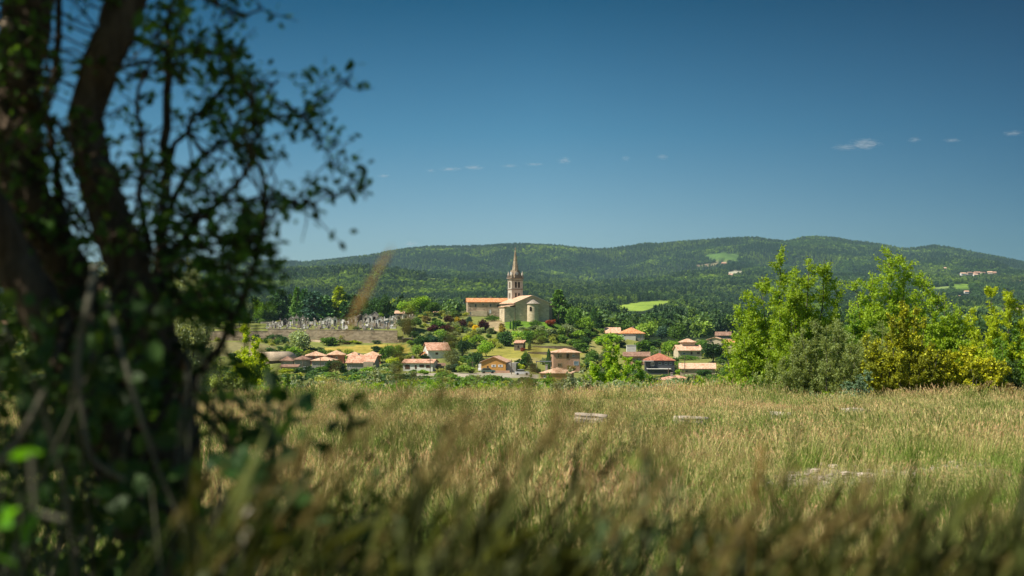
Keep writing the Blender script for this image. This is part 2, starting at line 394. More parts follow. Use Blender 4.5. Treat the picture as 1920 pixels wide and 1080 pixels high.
# ------------------------------------------------------------------ ground sheet
dr = np.concatenate([[0.02], np.geomspace(1, 60, 44), np.linspace(63, 130, 16), np.linspace(140, 330, 20), np.linspace(336, 540, 60),
  [542, 543.6, 544.0, 546.5, 547.5], np.linspace(550, 760, 60), np.linspace(775, 2600, 90), np.geomspace(2640, 7200, 110), [7700, 8200, 8600, 9000]])
tf = np.concatenate([np.linspace(-1, -0.45, 24, endpoint=False), np.linspace(-0.45, 0.45, 420, endpoint=False), np.linspace(0.45, 1, 24, endpoint=False)])
ts = np.linspace(1, -1, 14, endpoint=False)
ring = [(t, 1.0) for t in tf] + [(1.0, t) for t in ts] + [(t, -1.0) for t in ts] + [(-1.0, -t) for t in ts]
ring = np.array(ring); nc = len(ring); nr = len(dr)
X = dr[:, None]*ring[None, :, 0]; Y = dr[:, None]*ring[None, :, 1]
Z = ground(X, Y)
V = np.stack([X, Y, Z], -1).reshape(-1, 3)
j = np.arange(nr-1)[:, None]*nc; k = np.arange(nc)[None, :]; k2 = (k+1) % nc
Q = np.stack([j+k, j+nc+k, j+nc+k2, j+k2], -1).reshape(-1, 4)
cap = np.arange(nc)[::-1].reshape(1, -1)
PXg = 960 + F*X/np.maximum(Y, 1e-3); ROWg = 600 - Z/np.maximum(Y, 1e-3)*F; front = Y >= np.abs(X)*.999
Cg = np.zeros((nr, nc, 4)); Cg[..., 3] = 1
D = np.maximum(np.abs(X), np.abs(Y))
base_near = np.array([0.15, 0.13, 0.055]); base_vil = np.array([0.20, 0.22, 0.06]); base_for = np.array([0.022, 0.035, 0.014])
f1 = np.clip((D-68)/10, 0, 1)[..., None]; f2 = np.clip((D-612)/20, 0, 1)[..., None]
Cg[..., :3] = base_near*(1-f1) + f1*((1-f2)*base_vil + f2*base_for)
strip = [ # village fields: polygon, colour
 ([(585,660),(600,652),(700,646),(762,646),(770,662),(700,662)], (0.42,0.33,0.07)),
 ([(340,630),(560,631),(590,636),(590,640),(340,636)], (0.13,0.27,0.02)),
 ([(340,640),(470,641),(520,650),(500,668),(340,668)], (0.22,0.2,0.09)),
 ([(880,655),(1100,648),(1120,672),(900,676)], (0.29,0.27,0.06)),
 ([(938,601),(1046,602),(1060,616),(930,616)], (0.12,0.22,0.025)),
 ([(905,602),(942,600),(942,622),(915,622)], (0.36,0.28,0.16)),
 ([(920,672),(1010,670),(1010,682),(950,684)], (0.36,0.32,0.12)),
 ([(760,700),(960,698),(1010,703),(1010,709),(720,709)], (0.4,0.35,0.27)),
 ([(1110,640),(1130,640),(1126,676),(1096,670)], (0.27,0.25,0.09)),
]
wx = fbm(X/8, Y/8, 3.0, 2, 6.); PXn = PXg + wx*9; ROWn = ROWg + wx*1.2
for poly, c in strip: Cg[inpoly(PXn, ROWn, poly) & front & (D > 330) & (D < 620), :3] = c
Cg[inpoly(PXg, ROWg, [(1380,905),(1500,882),(1700,864),(1880,858),(1900,895),(1700,910),(1560,930),(1420,930)]) & (D < 60), :3] = (.34, .29, .2)
for poly, d0, d1, c in FIELDS: Cg[inpoly(PXg, ROWg, poly) & front & (D > d0) & (D < d1), :3] = c
me = npmesh('ground', V, [Q, cap], smooth=True, attrs={'soil': Cg.reshape(-1, 4)})
m, t, o = new_mat('ground_soil')
a = nd(t, "Attribute", attribute_name='soil'); p = wpos(t)
n1 = noise(t, 0.4, 8, 0.75, p); n2 = noise(t, 0.02, 5, 0.7, p)
v = ramp(t, mth(t, 'ADD', mth(t, 'MULTIPLY', n1, .5), mth(t, 'MULTIPLY', n2, .5)), [(0.36, (.45,.5,.4)), (0.5, grey(.95)), (0.64, (1.45,1.35,1.2))])
surf(t, o, mixc(t, a.outputs['Color'], v, 1.0, 'MULTIPLY'), 0.97, 0.03, n1, 0.5, 0.3)
gr = link('ground', me, m); tag(gr, kind='structure')

# ------------------------------------------------------------------ plant shapes (unit sized: width 1, height 1)
def lobes_crown(seed, n, nl=14, leaf=0.07, zc=0.55, rz=0.42, rx=0.36, lobe=0.2, flat_base=0.0, shellb=0.5):
    g = np.random.default_rng(seed)
    u = rand_unit(nl, g); c = u * (g.uniform(0.35, 1, nl)**0.6)[:, None] * np.array([rx, rx, rz]); c[:, 2] += zc
    r = lobe * g.uniform(0.6, 1.3, nl)
    kk = g.choice(nl, n, p=r**2/np.sum(r**2)); dirs = rand_unit(n, g)
    rad = g.uniform(0, 1, n)**shellb
    P = c[kk] + dirs*(rad*r[kk])[:, None] + g.normal(0, leaf*.35, (n, 3))
    P[:, 2] = np.maximum(P[:, 2], flat_base + g.uniform(0, 0.04, n))
    Vq, Fq = leaf_quads(P, leaf, g, 0.7); return Vq, Fq
def cone_crown(seed, n, levels=15, leaf=0.07, w=0.5, z0=0.04, droop=0.3, power=0.85):
    g = np.random.default_rng(seed); P = []; Dr = []
    per = n // (levels*9)
    for i in range(levels):
        z = z0 + (1-z0)*(i/levels)**0.95; rr = w*(1-z)**power*g.uniform(.8, 1.1)
        for k in range(9):
            a = g.uniform(0, 2*np.pi); L = rr*g.uniform(0.65, 1.12) + 0.012; s = g.uniform(0.15, 1, per)**0.7
            x = np.cos(a)*L*s; y = np.sin(a)*L*s; zz = z - droop*L*s**1.4*0.6 + 0.03
            q = np.stack([x, y, zz], -1) + g.normal(0, 1, (per, 3))*np.array([.022, .022, .012])*(0.5+L*2); P.append(q)
            dd = np.tile([np.cos(a), np.sin(a), -droop], (per, 1)) + g.normal(0, .5, (per, 3)); Dr.append(dd)
    P = np.concatenate(P); Dr = np.concatenate(Dr); Dr /= np.linalg.norm(Dr, axis=1)[:, None]; P[:, 2] = np.clip(P[:, 2], 0.0, 1.0)
    return leaf_quads(P, leaf, g, 0.55, Dr)
def column_crown(seed, n, leaf=0.06):
    g = np.random.default_rng(seed); z = g.uniform(0, 1, n); prof = 0.5*np.clip(np.minimum((z+0.06)/0.2, 1)*(1-z)**0.45*1.15, 0, 1)
    a = g.uniform(0, 2*np.pi, n); prof *= 1 + 0.14*np.sin(a*3+z*19) + 0.1*np.sin(z*43+a*2)
    r = prof*g.uniform(0.6, 1.05, n); P = np.stack([np.cos(a)*r, np.sin(a)*r, z*0.95], -1)
    Dr = rand_unit(n, g)*0.6 + np.array([0, 0, 1.0]); Dr /= np.linalg.norm(Dr, axis=1)[:, None]
    return leaf_quads(P, leaf, g, 0.5, Dr)
def trunk_paths(seed, top=0.6, r=0.035, limbs=4):
    g = np.random.default_rng(seed); z = np.linspace(-0.06, top, 6)
    main = np.stack([g.normal(0, .012, 6), g.normal(0, .012, 6), z], -1); out = [(main, np.linspace(r, r*.35, 6))]
    for k in range(limbs):
        a = g.uniform(0, 2*np.pi); z0 = g.uniform(top*.35, top*.8); s = np.linspace(0, 1, 4)[:, None]; e = np.array([math.cos(a)*.3, math.sin(a)*.3, .3])
        out.append((np.array([0, 0, z0]) + s*e, np.linspace(r*.45, r*.12, 4)))
    return out
CM = {}
def regc(key, VF, mat): CM[key] = npmesh('crown_' + key, VF[0], [VF[1]]); CM[key].materials.append(mat)
for q in range(3): regc('round%d' % q, lobes_crown(40+q, 3000, 16, 0.075, 0.6, 0.27, 0.32, 0.19, 0.16), M['leaf'])
for q in range(3): regc('bush%d' % q, lobes_crown(50+q, 1500, 12, 0.11, 0.45, 0.32, 0.33, 0.2, 0.0), M['leaf'])
regc('umbrella', lobes_crown(61, 2600, 14, 0.07, 0.68, 0.14, 0.34, 0.17, 0.4), M['needle'])
regc('hedge', lobes_crown(62, 1500, 18, 0.09, 0.45, 0.3, 0.4, 0.2, 0.0), M['leaf'])
for q in range(2): regc('conifer%d' % q, cone_crown(70+q, 5200, 16, 0.075, 0.5), M['needle'])
regc('cedar', cone_crown(75, 4600, 9, 0.09, 0.52, 0.06, 0.12, 0.6), M['needle'])
regc('cypress', column_crown(80, 2600, 0.08), M['needle'])
Vt, Ft = tubes(trunk_paths(3)); TRUNK = npmesh('trunk', Vt, [Ft], True); TRUNK.materials.append(M['bark_pale'])
GREENS = {
 'bright green': (0.17,0.28,0.025), 'light green': (0.20,0.30,0.05), 'green': (0.08,0.155,0.022), 'dark green': (0.032,0.075,0.018), 'yellow-green': (0.27,0.33,0.02),
 'grey-green': (0.13,0.17,0.085), 'silvery green': (0.22,0.27,0.14), 'yellow': (0.48,0.38,0.02), 'dark purple': (0.055,0.016,0.022), 'reddish': (0.20,0.055,0.03),
 'blue-green': (0.04,0.085,0.055), 'olive brown': (0.16,0.13,0.045), 'golden': (0.3,0.25,0.05)}
def plant(px, yb, wpx, hpx, kind, colour, where, cat=None, d=None, group=None):
    if d is None and 480 < px < 725 and 600 < yb < 617: d = 613 + (px*7) % 11
    if d is None: d = dist_at(px, yb)
    x, y, z = at(px, d); W = wpx/F*d*(1.65 if kind in ('conifer', 'cedar') else 1.3); H = hpx/F*d*1.12
    if d > 612: H = (zrow(yb-hpx-(5 if kind in ('conifer', 'cedar') else 0), d) - z)*1.02
    noun = {'round': 'tree', 'bush': 'bush', 'conifer': 'conifer', 'cedar': 'cedar', 'cypress': 'cypress', 'hedge': 'hedge', 'umbrella': 'umbrella pine'}[kind]
    nm = {'round': 'broadleaf_tree', 'bush': 'garden_bush', 'conifer': 'conifer_tree', 'cedar': 'cedar_tree', 'cypress': 'cypress_tree', 'hedge': 'clipped_hedge', 'umbrella': 'umbrella_pine'}[kind]
    mk = kind if kind in ('umbrella', 'hedge', 'cedar', 'cypress') else kind + str(random.randrange(2 if kind == 'conifer' else 3))
    lab = f"{colour} {noun} {where}"
    if kind in ('bush', 'hedge'):
        o_ = link(nm, CM[mk]); o_.location = (x, y, z-0.1); root = o_; leafo = o_
    else:
        root = empty(nm, (x, y, z-0.1)); leafo = link('crown', CM[mk], None, root); link('trunk', TRUNK, None, root)
    root.rotation_euler = (0, 0, random.uniform(0, 6.28)) if kind != 'hedge' else (0, 0, 0)
    root.scale = (W, W if kind != 'hedge' else W*0.45, H)
    c = GREENS[colour]; s = random.uniform(1.3, 1.65)*((1.5 if 'dark' in colour or 'blue' in colour else .95 if 'yellow' in colour else 1.2) if kind in ('conifer', 'cedar', 'cypress') else 1); leafo.color = (c[0]*s, c[1]*s, c[2]*s, 1)
    tag(root, lab, cat or {'bush': 'bush', 'hedge': 'hedge'}.get(kind, 'tree'), group)
    return root
# ------------------------------------------------------------------ buildings
def roof_mesh(kind, W, Dp, ze, rise, ov=0.45, t=0.16):
    """roof slab over a plan W x Dp centred on 0 (front at -Dp/2)"""
    x, y = W/2+ov, Dp/2+ov; e = ze - 0.02 - rise*ov/(max(min(W, Dp), .1)/2)*0.6; mb = MB(); r = ze + rise
    if kind == 'gable_x':      # ridge along the width, a slope faces the viewer
        vs = [(-x,-y,e),(x,-y,e),(x,0,r),(-x,0,r),(x,y,e),(-x,y,e)]; fs = [(0,1,2,3),(3,2,4,5)]
    elif kind == 'gable_y':    # the gable end faces the viewer
        vs = [(-x,-y,e),(0,-y,r),(0,y,r),(-x,y,e),(x,-y,e),(x,y,e)]; fs = [(0,1,2,3),(1,4,5,2)]
    elif kind == 'hip':
        if W >= Dp: h = (W-Dp)/2+0.15; vs = [(-x,-y,e),(x,-y,e),(x,y,e),(-x,y,e),(-h,0,r),(h,0,r)]; fs = [(0,1,5,4),(1,2,5),(2,3,4,5),(3,0,4)]
        else: h = (Dp-W)/2+0.15; vs = [(-x,-y,e),(x,-y,e),(x,y,e),(-x,y,e),(0,-h,r),(0,h,r)]; fs = [(0,1,4),(1,2,5,4),(2,3,5),(3,0,4,5)]
    elif kind == 'mono':       # rises to the back
        vs = [(-x,-y,e),(x,-y,e),(x,y,r),(-x,y,r)]; fs = [(0,1,2,3)]
    mb.shell([(a, b, c+t) for a, b, c in vs], fs, t); return mb
def wall_mesh(kind, W, Dp, zb, ze, rise):
    x, y = W/2, Dp/2; mb = MB(); k = 0.96
    if kind == 'gable_y': mb.prism([(-x,zb),(x,zb),(x,ze),(0,ze+rise*k),(-x,ze)], -y, y)
    elif kind in ('gable_x', 'mono'):
        pts = [(-y,zb),(y,zb),(y,ze),(0,ze+rise*k),(-y,ze)] if kind == 'gable_x' else [(-y,zb),(y,zb),(y,ze+rise*k),(-y,ze)]
        n = len(pts); mb.add([(x, a, b) for a, b in pts]+[(-x, a, b) for a, b in pts], [tuple(range(n)), tuple(range(2*n-1, n-1, -1))]+[(i, i+n, (i+1) % n+n, (i+1) % n) for i in range(n)])
    else: mb.box(-x, x, -y, y, zb, ze)
    return mb
def window(root, x, y, z, w, h, frame='frame_white', shutters=None, pane='glass', face=0, name='window', arch=False):
    """face 0: on the front wall (plane y); face -1: on the left wall (x is then the depth, y the wall plane)"""
    def put(mb, nm, mt, par):
        if face: mb.v = [(q[1], -q[0], q[2]) for q in mb.v]
        return mb.build(nm, mt, par)
    if face: x = -x
    f = MB(); a, b = w/2, h/2; e = min(0.10, w*.16)
    for c in ((x-a, x-a+e, z-b, z+b), (x+a-e, x+a, z-b, z+b), (x-a+e, x+a-e, z+b-e, z+b), (x-a+e, x+a-e, z-b, z-b+e)):
        f.box(c[0], c[1], y-0.07, y+0.05, c[2], c[3])
    if name == 'window' and not arch: f.box(x-.03, x+.03, y-0.06, y+0.04, z-b+e, z+b-e)
    fo = put(f, name, M[frame], root)
    if arch:
        pts = [(x-a+e, z-b+e), (x+a-e, z-b+e)] + [(x+(a-e)*math.cos(q), z+b-a+(a-e)*math.sin(q)) for q in np.linspace(0, math.pi, 7)]
        p = MB().prism(pts, y-0.03, y+0.06)
    else: p = MB().box(x-a+e-.002, x+a-e+.002, y-0.02, y+0.03, z-b+e-.002, z+b-e+.002)
    put(p, 'pane', M[pane], fo)
    if shutters:
        for sgn in (-1, 1):
            s = MB().box(x+sgn*(a+w*.24)-w*.22, x+sgn*(a+w*.24)+w*.22, y-0.08, y-0.015, z-b, z+b); put(s, 'shutter', M[shutters], root)
def chimney(roof, x, y, z, h=1.2, m='greyplaster'):
    c = MB().box(x-.3, x+.3, y-.3, y+.3, z-.8, z+h).box(x-.38, x+.38, y-.38, y+.38, z+h, z+h+.12); c.build('chimney', M[m], roof)
def house(name, label, x0, x1, yb, ye, yr, kind, wall, roof, depth=8, rot=0, d=None, wins=(), cat='house', chim=(), ov=.45, group=None, sink=1.5):
    pc = (x0+x1)/2
    if d is None: d = dist_at(pc, yb)
    s = d/F; W = (x1-x0)*s/math.cos(R(abs(rot)))
    zg = zrow(yb, d); root = empty(name, ((pc-960)*s, d+depth/2*math.cos(R(rot)), zg), R(rot))
    ze = (yb-ye)*s; dd = d + depth/2 if kind in ('gable_x', 'hip') else (d+depth if kind == 'mono' else d)
    rise = max((600-yr)*dd/F - zg - ze, 0.3) if kind != 'mono' else max((600-yr)*dd/F - zg - ze, 0.2)
    wall_mesh(kind, W, depth, -sink, ze, rise).build('wall', M[wall], root)
    ro = roof_mesh(kind, W, depth, ze, rise, ov).build('roof', M[roof], root)
    for cx, cy in chim: chimney(ro, cx*W, cy*depth, ze+rise*0.7)
    for wn in wins:
        px, py, ww, hh = wn[:4]; kw = wn[4] if len(wn) > 4 else {}
        window(root, (px-pc)*s, -depth/2, (yb-py)*s, ww*s, hh*s, **kw)
    tag(root, label, cat, group); return root, s, W, ze, rise, d
DK = dict(frame='frame_brown', pane='frame_brown'); WS = dict(shutters='frame_white')
door = dict(name='door', frame='frame_brown', pane='frame_brown')
# the cluster below the cemetery
house('terrace_house','pink house with a hipped roof, just below the yellow grass strip', 571,607,678,667,659.5,'hip','pink','tile_pale',9,8, d=462, wins=[(580,671,4,4),(590,670,4,4)])
house('terrace_house','pink house with hipped roof and a pale garage door, under the dark green bush', 612,643,680,665,657.5,'hip','pink','tile_pale',9,5, d=465, wins=[(620,671,3,6,door),(629,671,4,5)])
house('terrace_house','grey-beige house with low hipped roof, left of the small pink-grey house behind a car', 550,578,689,674,667.5,'hip','greyplaster','tile_brown',8,6, d=446, wins=[(563,680,3,4),(571,681,3,4)])
house('terrace_house','grey rendered house with salmon hipped roof in front of the two pink houses', 586,625,691,676,669.5,'hip','greyplaster','tile_pale',8,-4, d=440, wins=[(596,681,4,4),(612,681,4,4)])
house('terrace_house','leftmost low grey house of the cluster, beside the arched canvas-roofed barn', 525,547,686,676,668.5,'hip','greyplaster','tile_brown',7,4, d=452, wins=[(532,681,3,3)])
house('garage','low brown-roofed garage in front of the leftmost grey house', 526,556,693,688,684,'mono','beige','tile_brown',5,2, d=436, cat='garage')
house('terrace_house','tan house with hipped roof behind the big tiled gable house', 649,677,680,667,660.5,'hip','beige','tile_pale',8,6, d=462, wins=[(656,673,4,4),(668,673,3,4)])
house('terrace_house','pink house at the right end of the hipped-roof cluster', 683,711,680,666,659.5,'hip','pink','tile_pale',8,6, d=464, wins=[(692,672,3,4)])
rt, s_, W_, ze_, ri_, d_ = house('farmhouse','big house with pale orange tiled gable roof and a small roof terrace, among round bushes', 653,703,694,680,667,'gable_x','greyplaster','tile',10,-6, d=436, wins=[(660,688,4,5),(690,688,4,5)], chim=[(-.2,.1)])
MB().box(1.2,4.2,-5.6,-4.9,ze_-1.4,ze_+.3).build('balcony', M['beige'], rt)
# arched barn
bx = empty('arched_barn', at(500, 470)); pr = [(4.4*math.cos(q), 0.6+2.7*math.sin(q)) for q in np.linspace(0, math.pi, 13)]
MB().prism([(-4.2,-1),(4.2,-1)]+[(p[0]*.95, p[1]*.95) for p in pr], -3, 9).build('wall', M['hutstone'], bx)
ar = MB(); n = 13
ar.add([(p[0], -3.5, p[1]) for p in pr]+[(p[0], 9.5, p[1]) for p in pr]+[(p[0]*1.04, -3.5, p[1]*1.05+.05) for p in pr]+[(p[0]*1.04, 9.5, p[1]*1.05+.05) for p in pr],
  [(i+2*n, i+1+2*n, i+1+3*n, i+3*n) for i in range(n-1)]+[(i+1, i, i+n, i+1+n) for i in range(n-1)]+[(i, i+1, i+1+2*n, i+2*n) for i in range(n-1)]+[(i+1+n, i+n, i+3*n, i+1+3*n) for i in range(n-1)])
ar.build('roof', M['tarp'], bx, True); bx.rotation_euler.z = R(-38); tag(bx, 'low barn with a pale arched canvas roof above the bright yellow-green shrub', 'barn')
# white houses in the centre left
rt, s_, W_, ze_, ri_, d_ = house('village_house','white two-storey house with orange tiled roof halfway up the slope', 797,836,670,656.5,643,'gable_x','white','tile',9,14, d=478, wins=[(813,663,5,4,dict(frame='frame_brown')),(807,658,1.6,1.4),(829,658,1.6,1.4),(829,665,3,4)], chim=[(.42,.1)])
mb = MB(); mb.add([(-W_/2-2.2,-3.5,ze_-2.2),(-W_/2-.5,-3.5,ze_-.6),(-W_/2-.5,3.5,ze_-.6),(-W_/2-2.2,3.5,ze_-2.2)], [(0,1,2,3),(3,2,1,0)]).build('lean_to_roof', M['tile_orange'], rt)
rt, s_, W_, ze_, ri_, d_ = house('bungalow','long low white bungalow with dark shuttered windows and a flat tiled roof', 759,815,696,680.5,674,'gable_x','white','tile',7.5,-9, d=432, wins=[(767,688,9,8,DK),(783,688,3.5,7,door),(794.5,686,9,5,DK),(807,687,9,5,DK)], chim=[(-.3,.2)])
house('shed','small grey shed against the right end of the white bungalow', 820,832,694,685.5,681.5,'mono','greyplaster','tile_brown',5,3, d=436, wins=[(824,690,6,4,dict(name='door',frame='frame_brown',pane='frame_brown'))], cat='shed')
rt, s_, W_, ze_, ri_, d_ = house('village_house','ochre house with asymmetric gable and two white-shuttered windows', 907,953,697,679,669,'gable_y','ochre','tile_pale',10,-9, d=428, wins=[(930.5,686,4.4,4.6,WS),(943.5,686,4.4,4.6,WS),(919,689,3,6,door)])
MB().box(-2.2, 5.5, -8.5, -8.2, -1.5, .5).build('forecourt_wall', M['salmon'], rt)
MB().box(W_/2+.05, W_/2+3, -4, 3, -1, 2.6).build('annex', M['greyplaster'], rt)
house('village_house','beige house with low hipped roof and dark recessed balcony, above the bright green shrub', 1036,1086,694,661,653.5,'hip','salmon','tile_pale',9,3, d=440, wins=[(1048,667,9,8,dict(frame='cream',pane='glass')),(1063,668,6,11,dict(frame='beige',pane='near_black',name='balcony')),(1074,667,5,4),(1048,684,8,6,dict(frame='greyplaster',pane='near_black')),(1079,681,9,8,dict(frame='frame_white',pane='blue_grey',name='door'))])  # the balcony is a flat dark panel in place of its shaded recess
house('bungalow','orange-walled bungalow with sunlit hipped tile roof behind the silvery shrubs', 1018,1074,714,699.5,690,'hip','orangewall','tile_pale',10,-8, d=392, wins=[(1026,706,4,5,dict(frame='frame_white'))], chim=[(-.35,-.1)])
pg = empty('garden_pergola', at(1019, 436)); MB().box(-2.4,2.4,-2,2,2.9,3.1).build('roof', M['metal'], pg)
for a, b in ((-2.2,-1.8),(2.1,-1.8),(-2.2,1.8),(2.1,1.8)): MB().box(a,a+.14,b,b+.14,-1,2.9).build('post', M['metal'], pg)
tag(pg, 'grey flat-topped pergola left of the slim dark cypress', 'pergola')
rt, s_, W_, ze_, ri_, d_ = house('stone_hut','small ruined stone hut with an orange tiled roof on the terraced slope', 966,983,654,643,638.5,'mono','hutstone','tile',4,-12, d=498, wins=[(974,650,4,6,dict(frame='hutstone',pane='near_black',name='door'))], cat='hut', ov=.25)
# right-hand village
rt, s_, W_, ze_, ri_, d_ = house('village_house','grey house with bright orange hipped roof and pale blue windows, highest on the right', 1164,1207,640,625,614.5,'hip','greyplaster','tile_orange',10,4, d=585, wins=[(1191,631,2.2,7,dict(pane='blue_grey')),(1196.5,631,4.5,7,dict(pane='blue_grey')),(1202.5,631,2.2,7,dict(pane='blue_grey')),(1170,630,5,5)], chim=[(.1,.1)])
MB().box(-W_/2+.8,-W_/2+5.6,-6.2,-5.05,.2,2.1).build('balcony', M['white'], rt)
house('village_house','low wing with pale rose tiles joined to the bright orange hipped house', 1137,1163,638,624,614.5,'gable_x','beige','tile_pale',8,0, d=592)
house('village_house','long low pink-walled house with brown roof behind the bright green shrubs', 1172,1219,680,668,660.5,'gable_x','salmon','tile_brown',8,-5, d=478, wins=[(1185,674,3,4),(1200,674,3,4)])
wb = empty('white_block', at(1183.5, 492)); MB().box(-1.6,1.6,-1,1,-1,2.3).build('wall', M['white'], wb); MB().box(-1.7,1.7,-1.1,1.1,2.3,2.42).build('coping', M['frame_white'], wb)
wb.location.z = zrow(660, 492); tag(wb, 'bright white square block behind the brown-roofed house', 'water tank')
rt, s_, W_, ze_, ri_, d_ = house('village_house','dark grey house with red hipped roof and pale blue-framed windows', 1212,1266,691,675.5,662.5,'hip','darkgrey','tile_red',9,-3, d=440, wins=[(1239,681.5,6,5,dict(frame='blue_grey')),(1250,681.5,5,5,dict(frame='blue_grey')),(1259,681.5,5,5,dict(frame='blue_grey')),(1225,683,6,7,dict(frame='frame_white'))], chim=[(.02,0)], sink=4)
MB().box(-W_/2+.3,W_/2-1.2,-7.6,-4.55,-.12,.08).build('terrace', M['white'], rt)
MB().box(-W_/2+1.1,W_/2-1.8,-7.2,-4.6,-3.6,-.13).build('garage', M['darkgrey'], rt)
MB().box(-W_/2-.9,-W_/2+2.4,-6.6,-4.6,2.3,2.42).build('awning', M['frame_white'], rt)
rt, s_, W_, ze_, ri_, d_ = house('villa','two-level cream villa with pale hipped upper roof, between garden trees', 1270,1314,668,657,647.5,'gable_x','cream','tile_pale',9,4, d=500, wins=[(1308,662,6,5,dict(frame='cream',pane='frame_brown')),(1281,663,5,4),(1295,662,3,5,door)])
MB().box(-2.1,2.5,-1,3,ze_,ze_+3).build('upper_wall', M['cream'], rt)
ur = roof_mesh('hip', 4.7, 4.2, ze_+2.9, 1.0, .5); ur.v = [(a+.2, b+1, c) for a, b, c in ur.v]; ur.build('upper_roof', M['tile_pale'], rt)
house('outbuilding','long pale-tiled outbuilding with a white gable end, behind the wooden pole', 1278,1342,703,691,681.5,'gable_x','beige','tile_pale',6.5,-6, d=432, wins=[(1290,697,4,5,dict(frame='beige',pane='near_black')),(1318,697,8,6,dict(frame='beige',pane='near_black'))], cat='outbuilding')
house('bungalow','low house with long salmon tiled roof nearest to the meadow on the right', 1235,1308,725,714,705,'hip','cream','tile',9,-3, d=372, wins=[(1250,719,5,5)], chim=[(-.12,-.1)])
house('village_house','pale house with terracotta roof half hidden by the big poplar-like tree', 1331,1358,648,637,632.5,'gable_y','cream','tile_pale',8,-14, d=560, wins=[(1338,639,4,5,dict(frame='greyplaster'))])
house('village_house','bright orange-roofed house end touching the left edge of the big poplar-like tree', 1358,1382,652,642,637,'gable_x','cream','tile_orange',8,-6, d=575)
house('village_house','brownish roofed house uphill behind the pale terracotta house', 1345,1372,640,629,622.5,'gable_x','beige','tile_brown',7,-10, d=640, chim=[(.2,0)])
house('village_house','grey-roofed house glimpsed at the left edge between dark trunks', -12,12,622,608,600,'gable_x','beige','tile',8,8, d=420, sink=3)
house('shed','small pale-tiled shed under the bright tree beyond the cemetery', 741,757,592,587.5,583,'mono','beige','tile_pale',4,0, d=640, cat='shed')
house('shed','tiny red-tiled shed between two clipped trees above the terrace', 811,820,593,588.5,584.5,'mono','salmon','tile',3.5,0, d=640, cat='shed')
# scattered far houses
FAR = []
for i, (px, yr_, wpx, rf, wl, lb, dd) in enumerate([
  (1772,501,5,'tile_pale','white','small white tower house left of the hillside hamlet',4300),
  (1806,511,10,'tile_pale','white','left end house of the hillside hamlet',4200),(1818,510,9,'tile_brown','beige','brown-roofed second house of the hillside hamlet',4250),
  (1832,509,12,'tile','salmon','tallest salmon house in the middle of the hillside hamlet',4200),(1829,513,8,'tile_pale','white','white house below the tall salmon one in the hamlet',4080),
  (1843,510,8,'tile_brown','cream','cream brown-roofed house right of the tall salmon one',4250),(1856,508.5,9,'tile_pale','cream','pale house near the right end of the hillside hamlet',4300),
  (1865,509,6,'tile','salmon','right end salmon house of the hillside hamlet',4300),(1791,506,8,'tile_brown','beige','dull brown house uphill left of the hamlet',4400),
  (1812,546,8,'tile_pale','white','lone white farmhouse beneath the small green field on the right',2500),(1799,554,4,'tile_pale','white','tiny white outbuilding left below the lone farmhouse',2300),
  (1914,526,7,'tile','salmon','lone red-roofed house by the right picture edge on the hill',3700),(1903,527,5,'tile_pale','cream','small pale house beside the lone red-roofed house',3700),
  (1370,513,7,'tile_pale','cream','pale farm on the wooded slope above the big poplar-like tree',4000),(1357,492,8,'tile','salmon','reddish farm at the foot of the hill meadow',4700)]):
    ds_ = np.linspace(max(dd*.6, 1500), 6200, 700); rws = 600 - ground((px-960)/F*ds_, ds_)/ds_*F; hit = np.where(rws <= yr_+5)[0]; dd = float(ds_[hit[0]]) if len(hit) else dd
    x, y, zc = at(px, dd); FAR.append((x, y, wpx/F*dd)); Wf = wpx/F*dd; rt = empty('distant_house', (x, y, zc), R(random.uniform(-15, 15))); H = 4.6/F*dd
    wall_mesh('gable_x', Wf, Wf*.7, -8, H*.6, H*.4).build('wall', M[wl], rt); roof_mesh('gable_x', Wf, Wf*.7, H*.6, H*.4, .5, .3).build('roof', M[rf], rt)
    tag(rt, lb, 'house', 'houses scattered on the far wooded hills')
# ------------------------------------------------------------------ the church
ch = empty('church', (8.0, 560, -0.75), R(17)); W2 = 7.0; L = 20; ZE = 7.5; ZR = 10.3
MB().prism([(-W2,-3),(W2,-3),(W2,ZE),(0,ZR),(-W2,ZE)], 0, L).build('nave_wall', M['church'], ch)
rf = MB(); rf.shell([(-W2-.6,-.35,ZE-.06),(0,-.35,ZR+.24),(0,L+.3,ZR+.24),(-W2-.6,L+.3,ZE-.06),(W2+.6,-.35,ZE-.06),(W2+.6,L+.3,ZE-.06)], [(0,1,2,3),(1,4,5,2)], .2)
nr = rf.build('nave_roof', M['tile_pale'], ch)
cp = MB(); cp.shell([(-W2-.7,-.5,ZE-.02),(0,-.5,ZR+.3),(0,-.36,ZR+.3),(-W2-.7,-.36,ZE-.02),(W2+.7,-.5,ZE-.02),(W2+.7,-.36,ZE-.02)], [(0,1,2,3),(1,4,5,2)], .3); cp.build('gable_coping', M['tower'], ch)
cb = MB()
for k in range(9): cb.box(-W2-.45, -W2+.02, .6+k*2.1, 1.1+k*2.1, ZE-.75, ZE-.25)
cb.build('corbels', M['trimstone'], ch)
MB().box(-W2-4.4, -W2+.1, .25, 7.0, -3, 5.9).build('side_chapel_wall', M['church'], ch)
sr = MB(); sr.shell([(-W2-4.8,-.1,5.95),(-W2+.0,-.1,6.75),(-W2+.0,7.3,6.75),(-W2-4.8,7.3,5.95)], [(0,1,2,3)], .2); sr.build('side_chapel_roof', M['tile_pale'], ch)
window(ch, 3.6, -W2-4.4, 4.1, .8, 1.7, frame='church', pane='near_black', face=-1)
